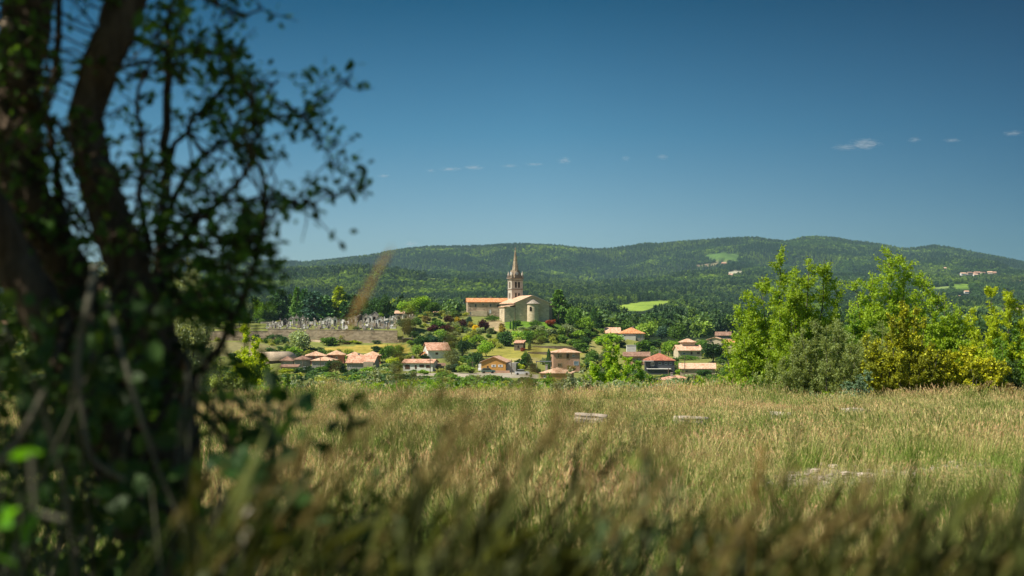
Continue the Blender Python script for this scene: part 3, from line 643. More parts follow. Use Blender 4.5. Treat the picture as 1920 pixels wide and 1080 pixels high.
ap = MB(); ap.lathe(0.2, 0, [(2.45,-3),(2.45,7.1)], 20, math.pi, 2*math.pi); ap.add([(-2.25,.4,-3),(2.65,.4,-3),(2.65,.4,7.1),(-2.25,.4,7.1)], [(0,1,2,3)]); ap.build('apse_wall', M['church'], ch)
ar = MB(); ar.lathe(0.2, 0, [(2.35,6.98),(2.8,7.02),(2.82,7.2),(.03,9.05)], 20, math.pi, 2*math.pi); ar.build('apse_roof', M['slate'], ch)
aw = empty('apse_window', (0, 0, 0)); bpy.data.objects.remove(aw)
wq = MB(); pts = [(-.4,0),(.4,0)]+[(.4*math.cos(q), 1.3+.4*math.sin(q)) for q in np.linspace(0, math.pi, 7)]
wq.prism(pts, -.06, .4); wo_ = wq.build('window', M['near_black'], ch); wo_.location = (-1.33, -1.98, 4.3); wo_.rotation_euler.z = R(-37)
MB().box(-W2-.12, -W2+.0, -.12, .0, -1, ZE-.6).build('downpipe', M['wood'], ch)
tag(ch, 'stone church with broad gable end, round apse and side chapel, on the hilltop', 'church')
back = MB().box(W2+.4, W2+4, 8, 15, -2, 6.3).build('sacristy_wall', M['beige'], ch)
sr = MB(); sr.shell([(W2+.1,7.6,7.3),(W2+4.4,7.6,6.3),(W2+4.4,15.4,6.3),(W2+.1,15.4,7.3)], [(0,1,2,3)], .2); sr.build('sacristy_roof', M['tile_pale'], ch)
# bell tower: its own body of masonry with the spire
tw = empty('bell_tower', (1.35, 578, -0.75), R(19)); h = 2.4; ZT = 17.5
MB().box(-h, h, -h, h, -3, ZT).build('tower_wall', M['tower'], tw)
for z0, z1, ex in ((7.6, 8.0, .12), (13.0, 13.35, .16), (16.7, 17.0, .14), (17.5, 17.95, .42)): 
    MB().box(-h-ex, h+ex, -h-ex, h+ex, z0, z1).build('string_course', M['trimstone'], tw)
for (zc, hh, ww) in ((15.0, 2.5, .85), (10.6, 2.2, .75)):
    for xx in (-.62, .72): window(tw, xx, -h, zc, ww, hh, frame='trimstone', pane='near_black', arch=True, name='belfry_opening')
    for xx in (-.55, .65): window(tw, xx, -h, zc, ww*.9, hh, frame='trimstone', pane='near_black', face=-1, arch=True, name='belfry_opening')
sp = MB(); sp.lathe(0, 0, [(1.7,17.95),(1.62,18.6),(.85,24.0),(.12,29.4),(.1,29.6)], 8, R(22.5), R(382.5)); sp.build('spire', M['spire'], tw)
fn = MB(); fn.lathe(0, 0, [(.02,29.5),(.24,29.65),(.24,29.85),(.05,30.0),(.04,30.5),(0.0,30.55)], 8); fn.build('finial', M['spire'], tw)
cr = MB()
for k in range(8):
    a = R(22.5+45*k)
    for q in range(10):
        zz = 19.0+q*.95; rr = 1.62 - (zz-18.6)*.14; cr.box(rr*math.cos(a)-.09, rr*math.cos(a)+.09, rr*math.sin(a)-.09, rr*math.sin(a)+.09, zz, zz+.22)
cr.build('crockets', M['spire'], tw)
for sx in (-1, 1):
    for sy in (-1, 1):
        pn = MB(); pn.lathe(sx*2.2, sy*2.2, [(.3,17.95),(.3,19.0),(.4,19.05),(.4,19.2),(.04,20.5)], 6); pn.build('pinnacle', M['tower'], tw)
for k, (ax, ay) in enumerate(((0,-1),(-1,0),(1,0),(0,1))):
    dm = MB().prism([(-.85,17.95),(.85,17.95),(.85,19.7),(0,20.9),(-.85,19.7)], 0, 1.2); a = math.atan2(ay, ax)+math.pi/2
    dm.v = [((x*math.cos(a)-(y-2.0)*math.sin(a)), (x*math.sin(a)+(y-2.0)*math.cos(a)), z) for x, y, z in dm.v]
    do = dm.build('dormer', M['spire'] if k else M['trimstone'], tw)
    if k < 2:
        c = MB(); pts = [(.62*math.cos(q), 19.65+.62*math.sin(q)) for q in np.linspace(0, 2*math.pi, 20, endpoint=False)]; c.prism(pts, -.06, .02)
        c.v = [((x*math.cos(a)-(y-2.0)*math.sin(a)), (x*math.sin(a)+(y-2.0)*math.cos(a)), z) for x, y, z in c.v]
        fc = c.build('clock_face', M['frame_white'], do)
        hd = MB().box(-.04, .04, -.09, -.065, 19.6, 20.1).box(0.0, .36, -.09, -.065, 19.58, 19.66).box(-.5,-.38,-.08,-.065,19.6,19.7).box(.38,.5,-.08,-.065,19.6,19.7).box(-.05,.05,-.08,-.065,19.15,19.27)
        hd.v = [((x*math.cos(a)-(y-2.0)*math.sin(a)), (x*math.sin(a)+(y-2.0)*math.cos(a)), z) for x, y, z in hd.v]; hd.build('clock_hands', M['near_black'], fc)
for nm in ('parapet',):
    pp = MB()
    for k in range(5):
        for sgn in (-1, 1): pp.box(-1.9+k*.9, -1.6+k*.9, sgn*2.62-.1, sgn*2.62+.1, 17.95, 18.55)
        for sgn in (-1, 1): pp.box(sgn*2.62-.1, sgn*2.62+.1, -1.9+k*.9, -1.6+k*.9, 17.95, 18.55)
    pp.box(-2.75,2.75,-2.75,-2.55,18.55,18.7).box(-2.75,2.75,2.55,2.75,18.55,18.7).box(-2.75,-2.55,-2.54,2.54,18.55,18.7).box(2.55,2.75,-2.54,2.54,18.55,18.7); pp.build(nm, M['trimstone'], tw)
tag(tw, 'square bell tower with arched openings, small clock and tall stone spire behind the church nave', 'bell tower')
# convent wing left of the church
rt, s_, W_, ze_, ri_, d_ = house('convent','long two-storey grey stone building with bright orange tile roof, left of the church', 875,957,594,566.5,559.5,'gable_x','rubble','tile_orange',9,5, d=590,
  wins=[(890,573,3.4,6,dict(frame='grave')),(904,571,2.4,3,dict(frame='grave')),(918,573,3,5,dict(frame='grave')),(932,573.5,3,5,dict(frame='frame_brown')),(917,584,4,7,dict(frame='frame_white',pane='frame_white',name='door')),(882,587,5,5,dict(frame='grave',pane='blue_grey')),(900,586,3,4)], chim=[(.05,.1),(.45,.1)], cat='building')
lw = MB().box(-W_/2+1.5, W_/2-10, -4.75, -4.52, -1.5, 2.5).build('lower_wall', M['church'], rt)
# ------------------------------------------------------------------ walls, terraces, cemetery
def wall_run(name, label, pts, h, th, mat, cat='wall', below=1.2, top=None, coping=None):
    """pts: (column, distance[, top row]); a wall standing on the ground"""
    mb = MB(); cpg = MB(); P = []
    for p in pts:
        x, y, z = at(p[0], p[1]); zt = zrow(p[2], p[1]) if len(p) > 2 else z + h; P.append((x, y, min(z, zt-h)-below, zt))
    o3 = empty(name, (P[0][0], P[0][1], P[0][2]+below)); ox, oy, oz = o3.location
    for a, b in zip(P, P[1:]):
        q = [(a[0]-ox, a[1]-oy), (b[0]-ox, b[1]-oy)]
        mb.add([(q[0][0],q[0][1],a[2]-oz),(q[1][0],q[1][1],b[2]-oz),(q[1][0],q[1][1]+th,b[2]-oz),(q[0][0],q[0][1]+th,a[2]-oz),(q[0][0],q[0][1],a[3]-oz),(q[1][0],q[1][1],b[3]-oz),(q[1][0],q[1][1]+th,b[3]-oz),(q[0][0],q[0][1]+th,a[3]-oz)],
               [(0,3,2,1),(4,5,6,7),(0,1,5,4),(1,2,6,5),(2,3,7,6),(3,0,4,7)])
        if coping: cpg.add([(q[0][0],q[0][1]-.08,a[3]-oz),(q[1][0],q[1][1]-.08,b[3]-oz),(q[1][0],q[1][1]+th+.08,b[3]-oz),(q[0][0],q[0][1]+th+.08,a[3]-oz),(q[0][0],q[0][1]-.08,a[3]-oz+.12),(q[1][0],q[1][1]-.08,b[3]-oz+.12),(q[1][0],q[1][1]+th+.08,b[3]-oz+.12),(q[0][0],q[0][1]+th+.08,a[3]-oz+.12)],
               [(0,3,2,1),(4,5,6,7),(0,1,5,4),(1,2,6,5),(2,3,7,6),(3,0,4,7)])
    mb.build('masonry', M[mat], o3)
    if coping: cpg.build('coping', M[coping], o3)
    tag(o3, label, cat, kind='thing'); return o3
wall_run('cemetery_wall','long high brown stone retaining wall below the graves',[(502,543.2,616.5),(560,543.2,617.5),(640,543.2,618.5),(745,543.2,620)],.8,.9,'rubble',below=6.5,coping='church')
wall_run('cemetery_wall','paler lower retaining wall section left of the graves',[(350,543.2,621),(505,543.4,621)],.3,.8,'rubble',below=5,coping='church')
wall_run('foot_wall','low dark rubble wall at the foot of the big cemetery wall',[(600,536,637),(650,534,637.5),(700,533,637),(748,533,637),(776,536,636)],1.1,.6,'rubble')
wall_run('cemetery_back_wall','weathered grey wall closing off the back of the graves under the conifers',[(488,606,603.5),(560,606,602.5),(640,606,603.5),(676,604,603.5)],1.8,.5,'grave')
wall_run('white_cemetery_wall','whitewashed vault wall behind the middle of the graves',[(598,603,601.5),(640,603,601.8),(660,603,602.5)],2.4,.4,'marble')
wall_run('white_cemetery_wall','pale vault wall behind the graves near the right end of the cemetery',[(690,596,600),(728,594,597)],2.2,.4,'marble')
wall_run('cemetery_end_wall','pale stone wall rising at the right end of the cemetery',[(676,602,602.5),(724,600,598),(775,596,592.5),(790,592,592.5)],1.2,.5,'grave')
wall_run('terrace_wall','long parapet wall in front of the clipped plane trees',[(776,586,592.5),(830,586,591.5),(874,585,591.5),(938,584,594)],1.0,.4,'rubble',coping='grave')
wall_run('garden_wall','short cream garden wall among dark bushes',[(792,557,606.5),(816,557,606.5)],1.3,.4,'cream',coping='frame_white')
wall_run('terrace_wall','dark rubble terrace wall beyond the bright vine strip',[(560,541,634),(590,538,637),(606,535,638)],1.0,.5,'rubble')
wall_run('field_wall','low dry-stone wall under the yellow grass strip',[(590,500,663),(650,498,663),(720,497,663)],.8,.5,'hutstone')
wall_run('dry_stone_terrace','upper dry-stone terrace step right of the stone hut',[(998,510,649),(1040,508,648.5),(1085,508,650)],.9,.5,'hutstone')
wall_run('dry_stone_terrace','lower dry-stone terrace step just above the beige balcony house',[(990,490,660),(1025,489,659.5),(1062,489,661)],.7,.5,'hutstone')
wall_run('dry_stone_terrace','grassy stone step above the ochre house',[(925,482,669),(960,481,669),(986,481,670)],.7,.5,'hutstone')
wall_run('road_edge_wall','low pale roadside wall below the village houses',[(640,408,705.5),(700,408,706),(760,408,706),(800,408,705.5)],.6,.3,'cream')
wall_run('road_edge_wall','low pale roadside wall in front of the ochre house',[(885,408,705.5),(940,408,705),(1000,408,705.5)],.6,.3,'cream')
wall_run('boundary_wall','pale pinkish walls of the lane left of the cemetery',[(360,560,615.5),(440,560,615),(441,566,612.5),(470,566,612.5),(471,560,616),(500,560,615)],1.3,.5,'rubble',coping='grave')
fr = MB(); fx, fy, fz = at(764, 532)
pl = empty('stone_planter', (fx, fy, fz))
MB().box(-1.7,1.7,-.9,1.2,-1,1.3).box(-1.9,-1.6,-1.1,1.4,-1,2.4).box(1.6,1.9,-1.1,1.4,-1,2.4).build('basin', M['hutstone'], pl); MB().box(-1.95,1.95,-1.2,-.95,1.3,1.6).build('rim', M['grave'], pl)
tag(pl, 'open square stone enclosure at the right foot of the cemetery wall', 'planter')
# gravestones
def grave_mesh(kind):
    mb = MB()
    if kind == 0: mb.box(-.5,.5,-1.9,0,0,.35).prism([(-.42,0),(.42,0),(.42,.9),(.2,1.15),(-.2,1.15),(-.42,.9)], .02, .2)
    elif kind == 1: mb.box(-.5,.5,-1.9,0,0,.4).box(-.35,.35,.02,.32,0,.6).box(-.08,.08,.08,.22,.6,1.9).box(-.4,.4,.09,.21,1.25,1.42)
    elif kind == 2: mb.box(-.55,.55,-1.9,0,0,.6).box(-.5,.5,.02,.2,0,1.2)
    elif kind == 3: mb.box(-.3,.3,-.3,.3,0,.8).box(-.2,.2,-.2,.2,.8,1.8).prism([(-.28,1.8),(.28,1.8),(0,2.3)], -.28, .28)
    elif kind == 4: mb.box(-.6,.6,-2.0,.1,0,.25).prism([(-.5,.25),(.5,.25),(.5,.9)]+[(.5*math.cos(q), .9+.5*math.sin(q)) for q in np.linspace(.3, 2.84, 6)]+[(-.5,.9)], -.05, .15)
    return mb
GM = []
for kd in range(5):
    for mt in ('grave', 'marble', 'granite', 'beige'):
        me = bpy.data.meshes.new('gravestone'); b = grave_mesh(kd); me.from_pydata(b.v, [], b.f); me.update(); me.materials.append(M[mt]); GM.append((me, mt, kd))
KN = ['upright slab', 'stone cross', 'raised box tomb', 'short pillar tomb', 'round-topped slab']; MN = {'grave': 'weathered grey', 'marble': 'pale marble', 'granite': 'dark granite', 'beige': 'brownish'}
for i in range(290):
    px = random.uniform(500, 742) if i < 245 else random.uniform(690, 778); f = random.random()
    dd = 546.8 + f*(54 if px < 680 else 40); x, y, z = at(px, dd)
    if abs(math.sin(px*.11))*f > .96: continue
    me, mt, kd = random.choices(GM, [(3.5, 2, 1, 2.5)[k_ % 4] for k_ in range(20)])[0]; g_ = link('gravestone', me); s = random.uniform(.65, 1.2); g_.location = (x, y, z-.05); g_.scale = (s, s, s*random.uniform(.9, 1.25)); g_.rotation_euler.z = R(random.uniform(-18, 18)+(0 if random.random() < .6 else 90))
    tag(g_, f'{MN[mt]} {KN[kd]} among the crowded graves behind the brown retaining wall', 'gravestone', 'gravestones in the hillside cemetery')
def chapel(px, d, w, h, mat, lab, pil=False):
    if px > 680: h *= .8
    x, y, z = at(px, d); r_ = empty('tomb_chapel', (x, y, z), R(random.uniform(-8, 12)))
    if pil:
        MB().box(-w/2,w/2,-.8,.8,-.3,.5).build('plinth', M[mat], r_)
        for a in (-1, 1):
            for b in (-1, 1): MB().box(a*w*.38-.14,a*w*.38+.14,b*.55-.14,b*.55+.14,.5,h*.7).build('pillar', M[mat], r_)
        MB().box(-w/2,w/2,-.8,.8,h*.7,h*.78).prism([(-w/2,h*.78),(w/2,h*.78),(0,h)], -.8, .8).box(-.06,.06,-.06,.06,h-.1,h+.7).box(-.25,.25,-.05,.05,h+.3,h+.42).build('canopy', M[mat], r_)
    else:
        MB().prism([(-w/2,-.3),(w/2,-.3),(w/2,h*.65),(0,h*.93),(-w/2,h*.65)], -1, 1.2).build('wall', M[mat], r_)
        MB().shell([(-w/2-.15,-1.15,h*.64),(0,-1.15,h),(0,1.35,h),(-w/2-.15,1.35,h*.64),(w/2+.15,-1.15,h*.64),(w/2+.15,1.35,h*.64)], [(0,1,2,3),(1,4,5,2)], .12).build('roof', M['grave'], r_)
        MB().box(-.35,.35,-1.05,-.98,0,h*.5).build('door', M['near_black'], r_)
    tag(r_, lab, 'tomb')
chapel(546, 572, 2.2, 4.0, 'grave', 'leftmost pillared tomb canopy with a cross, in front of the conifers', True)
chapel(556, 570, 2.0, 4.6, 'grave', 'tallest pillared tomb canopy with a cross near the left of the graves', True)
chapel(568, 572, 2.2, 4.0, 'grave', 'right-hand pillared tomb canopy of the row under the dark conifers', True)
chapel(535, 585, 1.8, 3.0, 'granite', 'small dark tomb house left of the pillared canopies')
chapel(616, 585, 4.2, 3.0, 'marble', 'broad white family tomb house in the middle of the graves')
chapel(628, 584, 1.8, 2.9, 'marble', 'narrow white tomb house with dark door beside the broad white one')
chapel(664, 584, 2.6, 2.8, 'cream', 'cream tomb house near the break in the cemetery wall')
chapel(676, 588, 3.6, 3.4, 'granite', 'big dark tomb house right of the cream one')
chapel(686, 582, 2.4, 4.6, 'grave', 'tall grey tomb chapel with steep roof, right part of the cemetery')
chapel(694, 580, 2.0, 4.2, 'marble', 'tall white tomb chapel with steep roof, beside the grey one')
chapel(703, 582, 3.0, 5.4, 'grave', 'largest stone tomb chapel with pointed roof, near the round bright tree')
chapel(712, 572, 2.6, 3.4, 'marble', 'white tomb house in front of the largest chapel')
chapel(727, 564, 4.6, 2.6, 'marble', 'wide low white vault left of the umbrella pine')
chapel(738, 590, 2.2, 2.6, 'marble', 'white burial vault just under the end wall, left one of the row')
chapel(748, 590, 2.4, 2.4, 'cream', 'cream burial vault in the row under the end wall')
chapel(760, 588, 2.4, 2.4, 'marble', 'white burial vault in the row under the end wall, right one')
# poles and vehicles
def pole(px, d, yt, lab, arm=False):
    x, y, z = at(px, d); H = zrow(yt, d)-z; r_ = empty('utility_pole', (x, y, z)); MB().lathe(0, 0, [(.14,-1),(.09,H),(0,H)], 8).build('post', M['wood'], r_)
    if arm: MB().box(-.8,.8,-.06,.06,H-.5,H-.38).build('crossarm', M['wood'], r_)
    tag(r_, lab, 'utility pole')
pole(600.5, 425, 671, 'dark wooden pole in front of the grey salmon-roofed house')
pole(568, 425, 672, 'dark wooden pole beside the parked white car')
pole(806.5, 420, 673, 'dark wooden pole before the white bungalow', True)
pole(959, 415, 674, 'wooden pole right of the ochre house', True)
pole(886, 420, 677, 'short wooden pole among bushes left of the ochre house', True)
pole(1284, 405, 667, 'tall wooden pole by the white gable of the long outbuilding', True)
pole(1253.5, 380, 690, 'grey pole with small crossarm in front of the dark house', True)
pole(1302.5, 120, 704, 'thin grey pole standing in the scrub below the outbuilding')
pole(1249, 100, 722, 'short pale post in the scrub before the salmon roof')
def car(px, d, mat, lab, rot=0, van=False, z=None):
    x, y, zz = at(px, d); r_ = empty('parked_van' if van else 'parked_car', (x, y, zz), R(rot)); h = 1.0 if not van else 1.1; t_ = 1.5 if not van else 2.3
    MB().prism([(-2.1,.3),(2.1,.3),(2.12,.75),(1.9,h-.05),(1.1,h),(-2.0,h),(-2.12,.7)], -.85, .85).build('body', M[mat], r_)
    cab = [(-1.8,h),(1.05,h),(.45,t_),(-1.4,t_)] if not van else [(-2.0,h),(1.5,h),(1.0,t_),(-1.98,t_)]
    MB().prism(cab, -.75, .75).build('cabin', M['glass'] if not van else M[mat], r_)
    MB().box(-1.3 if not van else -1.95,.4 if not van else .95,-.72,.72,t_,t_+.05).build('roof', M[mat], r_)
    for a in (-1.3, 1.3):
        for b in (-.86, .74):
            wm = MB(); wm.prism([(a+.34*math.cos(q), .34+.34*math.sin(q)) for q in np.linspace(0, 2*math.pi, 14, endpoint=False)], b, b+.12); wm.build('wheel', M['tyre'], r_)
    tag(r_, lab, 'van' if van else 'car')
car(576, 430, 'carwhite', 'white car parked between the two grey hipped-roof houses', 60)
car(915, 422, 'cargreen', 'grey-green car parked left of the ochre house door', 10)
car(979, 412, 'carwhite', 'white car parked by the road right of the ochre house', 0)
car(906, 432, 'carwhite', 'white van behind the grey-green car', 70, True)
car(1164, 560, 'carwhite', 'white caravan-like van parked below the orange hipped house', 5, True)
rd = []
# ------------------------------------------------------------------ trees and bushes on the village hill
PL = [
# conifers and broadleaf trees behind the cemetery
(344,613,26,38,'round','bright green','at the far left behind the silvery willow'),
(365,613,9,36,'cypress','dark green','first slim one left of the big round bright tree'),
(385,613,34,42,'round','bright green','big and round, left of the second slim cypress'),
(407,613,9,38,'cypress','dark green','second slim one, right of the big round bright tree'),
(425,615,16,14,'round','light green','small, by the lane wall left of the cemetery'),
(424,611,34,44,'round','green','behind the small light one by the lane'),
(449,612,28,46,'round','dark green','left of the grey-green one near the lane wall'),
(466,610,22,42,'round','grey-green','between two taller trees left of the cemetery'),
(484,612,26,48,'round','bright green','tall and loose, left of the first conifers'),
(500,614,30,42,'round','green','at the left corner of the graves'),
(526,615,38,66,'conifer','dark green','tall and pointed above the left corner of the graves'),
(545,614,22,56,'conifer','green','slender, second from the left above the graves'),
(557,613,24,68,'conifer','green','slender, tallest at the left above the graves'),
(571,614,28,66,'conifer','dark green','behind the pillared tomb canopies'),
(588,614,36,62,'cedar','blue-green','layered and greyish, in the middle of the conifer row'),
(607,615,32,56,'cedar','dark green','layered, left of the bright lit conifer'),
(622,611,20,44,'round','yellow-green','peeping out between cedar and lit conifer'),
(636,616,38,72,'conifer','yellow-green','sunlit, the brightest of the cemetery row'),
(655,616,34,58,'cedar','dark green','right of the brightest conifer'),
(672,610,18,50,'conifer','green','behind the cedar at the wall break'),
(686,603,11,44,'cypress','dark green','slim, behind the steep tomb chapels'),
(701,602,30,42,'round','dark green','behind the tallest tomb chapel'),
(677,606,13,15,'round','bright green','small, left one of the two by the steep chapels'),
(692,605,14,14,'round','bright green','small and round behind the steep white chapel'),
(713,600,12,13,'round','bright green','small and round behind the largest tomb chapel'),
(722,599,26,42,'round','dark green','behind the burial vaults'),
(737,596,24,34,'round','yellow-green','left of the shed with pale tiles'),
(762,594,30,28,'round','bright green','over the pale-tiled shed'),
(787,593,40,36,'round','bright green','largest and lushest left of the convent'),
(811,593,24,26,'round','green','over the tiny red-tiled shed'),
(833,592,18,17,'round','green','first of the clipped row left of the convent'),
(848,592,28,28,'round','green','tallest of the clipped row left of the convent'),
(862,592,20,17,'round','green','third of the clipped row left of the convent'),
(876,592,18,17,'round','dark green','last of the clipped row, touching the convent'),
(512,614,30,50,'conifer','dark green','partly hidden, between the corner tree and the tallest of the left end'),
(578,612,24,56,'conifer','dark green','between the pillared tombs and the greyish cedar'),
(648,611,22,42,'cedar','dark green','in the gap right of the brightest conifer'),
(664,611,26,52,'conifer','dark green','last of the conifer row above the wall break'),
# shrubs on the terraced garden
(757,628,30,26,'umbrella','dark green','above the open stone enclosure'),
(779,626,20,26,'umbrella','green','right of the stone enclosure'),
(799,606,15,15,'bush','olive brown','under the parapet wall, left end'),(814,603,9,8,'bush','dark green','tiny and round under the parapet wall'),(826,598,7,6,'bush','dark green','smallest at the foot of the parapet wall'),
(844,608,17,17,'bush','dark purple','left of the yellow cone-shaped bush'),(855,609,13,15,'bush','yellow','cone-shaped, under the middle of the parapet wall'),(867,614,15,17,'bush','dark purple','right of the yellow cone-shaped one'),
(825,618,24,20,'bush','green','broad, below the tiny dark ones'),(810,622,18,14,'bush','dark purple','low and leftmost of the purple ones'),(843,622,22,14,'bush','dark purple','low and broad below the yellow cone'),
(880,611,12,18,'bush','blue-green','beside the convent end of the parapet'),(882,614,9,11,'bush','golden','small below the convent window'),(908,622,18,24,'bush','dark purple','tall, below the convent'),
(893,622,14,14,'bush','yellow','left of the tall purple one below the convent'),(851,631,13,11,'bush','silvery green','round, left of the grassy gap'),(902,624,15,11,'bush','silvery green','at the foot of the tall purple bush'),
(878,627,13,11,'bush','grey-green','between the two silvery round bushes'),(826,632,20,16,'bush','light green','in the middle of the garden slope'),(857,622,9,13,'bush','bright green','narrow, above the silvery round one'),
(804,633,13,12,'bush','grey-green','right of the umbrella pines'),(790,656,26,28,'bush','dark green','dense, above the light round garden tree'),(808,650,24,22,'bush','blue-green','behind the chimney of the white two-storey house'),
(831,648,26,20,'bush','dark green','over the roof of the white two-storey house'),(842,645,18,17,'bush','dark green','right of the white house roof'),(891,648,24,22,'bush','bright green','large, on the slope below the tall purple bush'),
(876,645,15,18,'bush','yellow-green','left of the large bright one on the slope'),(868,669,24,30,'round','dark green','right of the white two-storey house'),(781,671,20,24,'round','light green','small and round, left of the white two-storey house'),
(911,669,26,28,'round','bright green','round-headed, above the ochre house'),(896,692,22,30,'round','dark green','directly left of the ochre house'),(898,668,14,11,'bush','yellow-green','between the round-headed tree and the ochre house'),
(863,684,15,17,'bush','bright green','right of the olive tree near the bungalow'),(847,692,26,34,'round','grey-green','at the right corner of the white bungalow'),(850,698,26,17,'bush','blue-green','by the shed of the white bungalow'),
(738,673,28,26,'bush','green','above the yellow-green bush left of the bungalow'),(722,682,22,32,'round','green','right of the pink end house'),(738,688,22,19,'bush','yellow-green','left of the white bungalow'),
(748,664,16,18,'bush','bright green','on the right end of the yellow grass strip'),(728,698,28,18,'bush','silvery green','between the gable house and the bungalow'),(797,674,16,10,'bush','dark green','in front of the white two-storey house door'),
(775,701,14,9,'bush','green','under the left bungalow window'),(795,702,18,10,'bush','bright green','under the right bungalow windows'),(876,700,30,17,'bush','light green','before the green slope left of the ochre house'),
(923,602,24,11,'hedge','green','in front of the convent'),(970,611,16,11,'bush','green','round, below the side chapel'),(1004,612,21,12,'hedge','green','clipped, right under the apse'),(1034,612,18,13,'bush','reddish','by the right corner of the church'),
(957,617,3,14,'cypress','dark green','tiny, left of three on the church lawn'),(962.5,620,3,18,'cypress','dark green','tiny, middle of three on the church lawn'),(967,618,3,15,'cypress','dark green','tiny, right of three on the church lawn'),
(940,613,10,8,'bush','olive brown','low, at the foot of the side chapel'),(941,623,12,13,'bush','golden','round like a ball, left of the tiny cypresses'),
(1047,606,38,56,'conifer','green','large, right of the church'),(1074,618,30,40,'round','green','round, right of the large church conifer'),(1097,625,28,28,'round','bright green','between round tree and the cypress pair'),
(1113,622,13,40,'cypress','dark green','left one of the pair right of the church'),(1128,625,17,42,'cypress','dark green','broad right one of the pair right of the church'),
(950,649,28,28,'bush','dark green','big and dark, left of the stone hut'),(970,641,24,22,'bush','light green','above the stone hut roof'),(992,644,24,26,'bush','green','above right of the stone hut'),
(1012,637,22,20,'bush','green','in the middle of the church slope'),(980,623,16,11,'bush','silvery green','left one on the slope below the lawn'),(997,621,14,10,'bush','grey-green','middle one on the slope below the lawn'),
(1013,621,14,11,'bush','silvery green','right one on the slope below the lawn'),(1035,634,22,19,'bush','grey-green','large, below the reddish bush'),(1052,632,18,20,'bush','light green','below the large church conifer'),
(1064,633,22,24,'round','silvery green','below the round tree right of the church'),(1050,641,24,12,'bush','green','low, on the upper terrace edge'),(1082,636,24,17,'bush','bright green','left below the cypress pair'),
(1104,634,28,18,'bush','green','at the foot of the cypress pair'),(1076,648,26,13,'bush','green','above the beige balcony house'),(1094,648,20,17,'bush','dark green','right above the beige balcony house'),
(993,655,5,14,'cypress','dark green','tiny, right of the stone hut'),(980,659,8,8,'bush','reddish','tiny, in front of the stone hut'),(927,648,18,14,'bush','yellow-green','dry-looking, left of the big dark bush'),
(985,690,16,28,'round','green','behind the blue conifer in the village centre'),(991,686,14,20,'conifer','blue-green','small, in the village centre'),(967,698,24,18,'bush','yellow-green','right of the ochre house'),
(979,692,22,20,'bush','dark green','behind the yellow-green bush right of the ochre house'),(1029,692,8,34,'cypress','dark green','slim, left of the beige balcony house'),(1048,693,20,22,'bush','blue-green','before the beige balcony house'),
(1070,698,16,14,'bush','olive brown','at the right foot of the beige balcony house'),(1112,684,24,26,'round','green','right of the beige balcony house'),(1005,700,18,12,'bush','dark green','left of the orange-walled bungalow'),
# right part of the village
(1138,648,46,24,'bush','bright green','broad, below the orange hipped house'),(1090,660,30,18,'bush','green','on the slope right of the terraces'),(1165,650,18,10,'bush','dark green','behind the white caravan'),
(1226,658,28,20,'round','dark green','left behind the red-roofed dark house'),(1206,660,28,24,'bush','green','right of the white block'),(1254,668,28,28,'round','bright green','behind the red roof of the dark house'),
(1268,645,34,34,'round','green','behind the two-level villa, left'),(1240,640,30,30,'round','blue-green','in the hollow behind the village'),(1296,668,13,13,'bush','golden','in front of the two-level villa'),(1283,668,14,15,'bush','green','before the left half of the villa'),
(1338,680,44,36,'round','dark green','large, between villa and big poplar-like tree'),(1314,654,24,18,'bush','green','over the villa, right side'),(1328,650,20,14,'bush','grey-green','left of the pale terracotta house'),
(1290,675,38,9,'hedge','green','below the villa'),(1195,684,18,13,'bush','dark green','before the brown-roofed house'),(1278,704,18,15,'bush','bright green','at the white gable of the outbuilding'),
(1322,706,26,14,'bush','dark green','in front of the long outbuilding'),(1210,640,40,34,'round','light green','large-headed in the hollow right of the orange house'),(1176,622,34,22,'round','green','behind the orange hipped house'),
(1255,708,14,9,'bush','green','by the dark garage'),
# left part
(560,664,38,42,'round','silvery green','willow-like, left under the cemetery wall'),(571,662,20,32,'round','dark green','against the right side of the silvery willow-like tree'),(555,669,26,20,'bush','bright green','round, in front of the silvery willow-like tree'),
(540,662,16,14,'bush','green','right of the arched barn'),(617,648,30,17,'bush','green','at the foot of the cemetery wall'),(598,660,20,10,'bush','grey-green','left end of the yellow grass strip'),(645,645,26,9,'bush','green','low, along the foot wall'),
(668,645,20,8,'bush','yellow-green','low, along the foot wall'),(706,645,18,8,'bush','grey-green','low, right along the foot wall'),(770,647,12,10,'bush','bright green','under the open stone enclosure'),
(706,660,18,12,'bush','dark green','behind the pink end house'),(580,702,30,15,'hedge','dark green','before the grey hipped houses, left part'),(607,702,30,17,'bush','green','before the grey salmon-roofed house'),
(630,702,34,26,'round','dark green','left of the big gable house'),(668,708,26,18,'bush','dark green','round, before the big gable house'),(690,706,22,20,'bush','bright green','at the right corner of the big gable house'),
(712,704,20,16,'bush','grey-green','right of the big gable house'),(558,700,24,12,'bush','dark green','by the pole at the parked white car'),(536,702,26,12,'bush','yellow-green','before the low garage'),(487,640,9,8,'bush','blue-green','tiny and round above the arched barn'),
(520,664,18,9,'bush','green','beneath the arched barn roof'),(645,702,18,12,'bush','green','left foot of the big gable house'),
]
for q in PL: plant(*q)
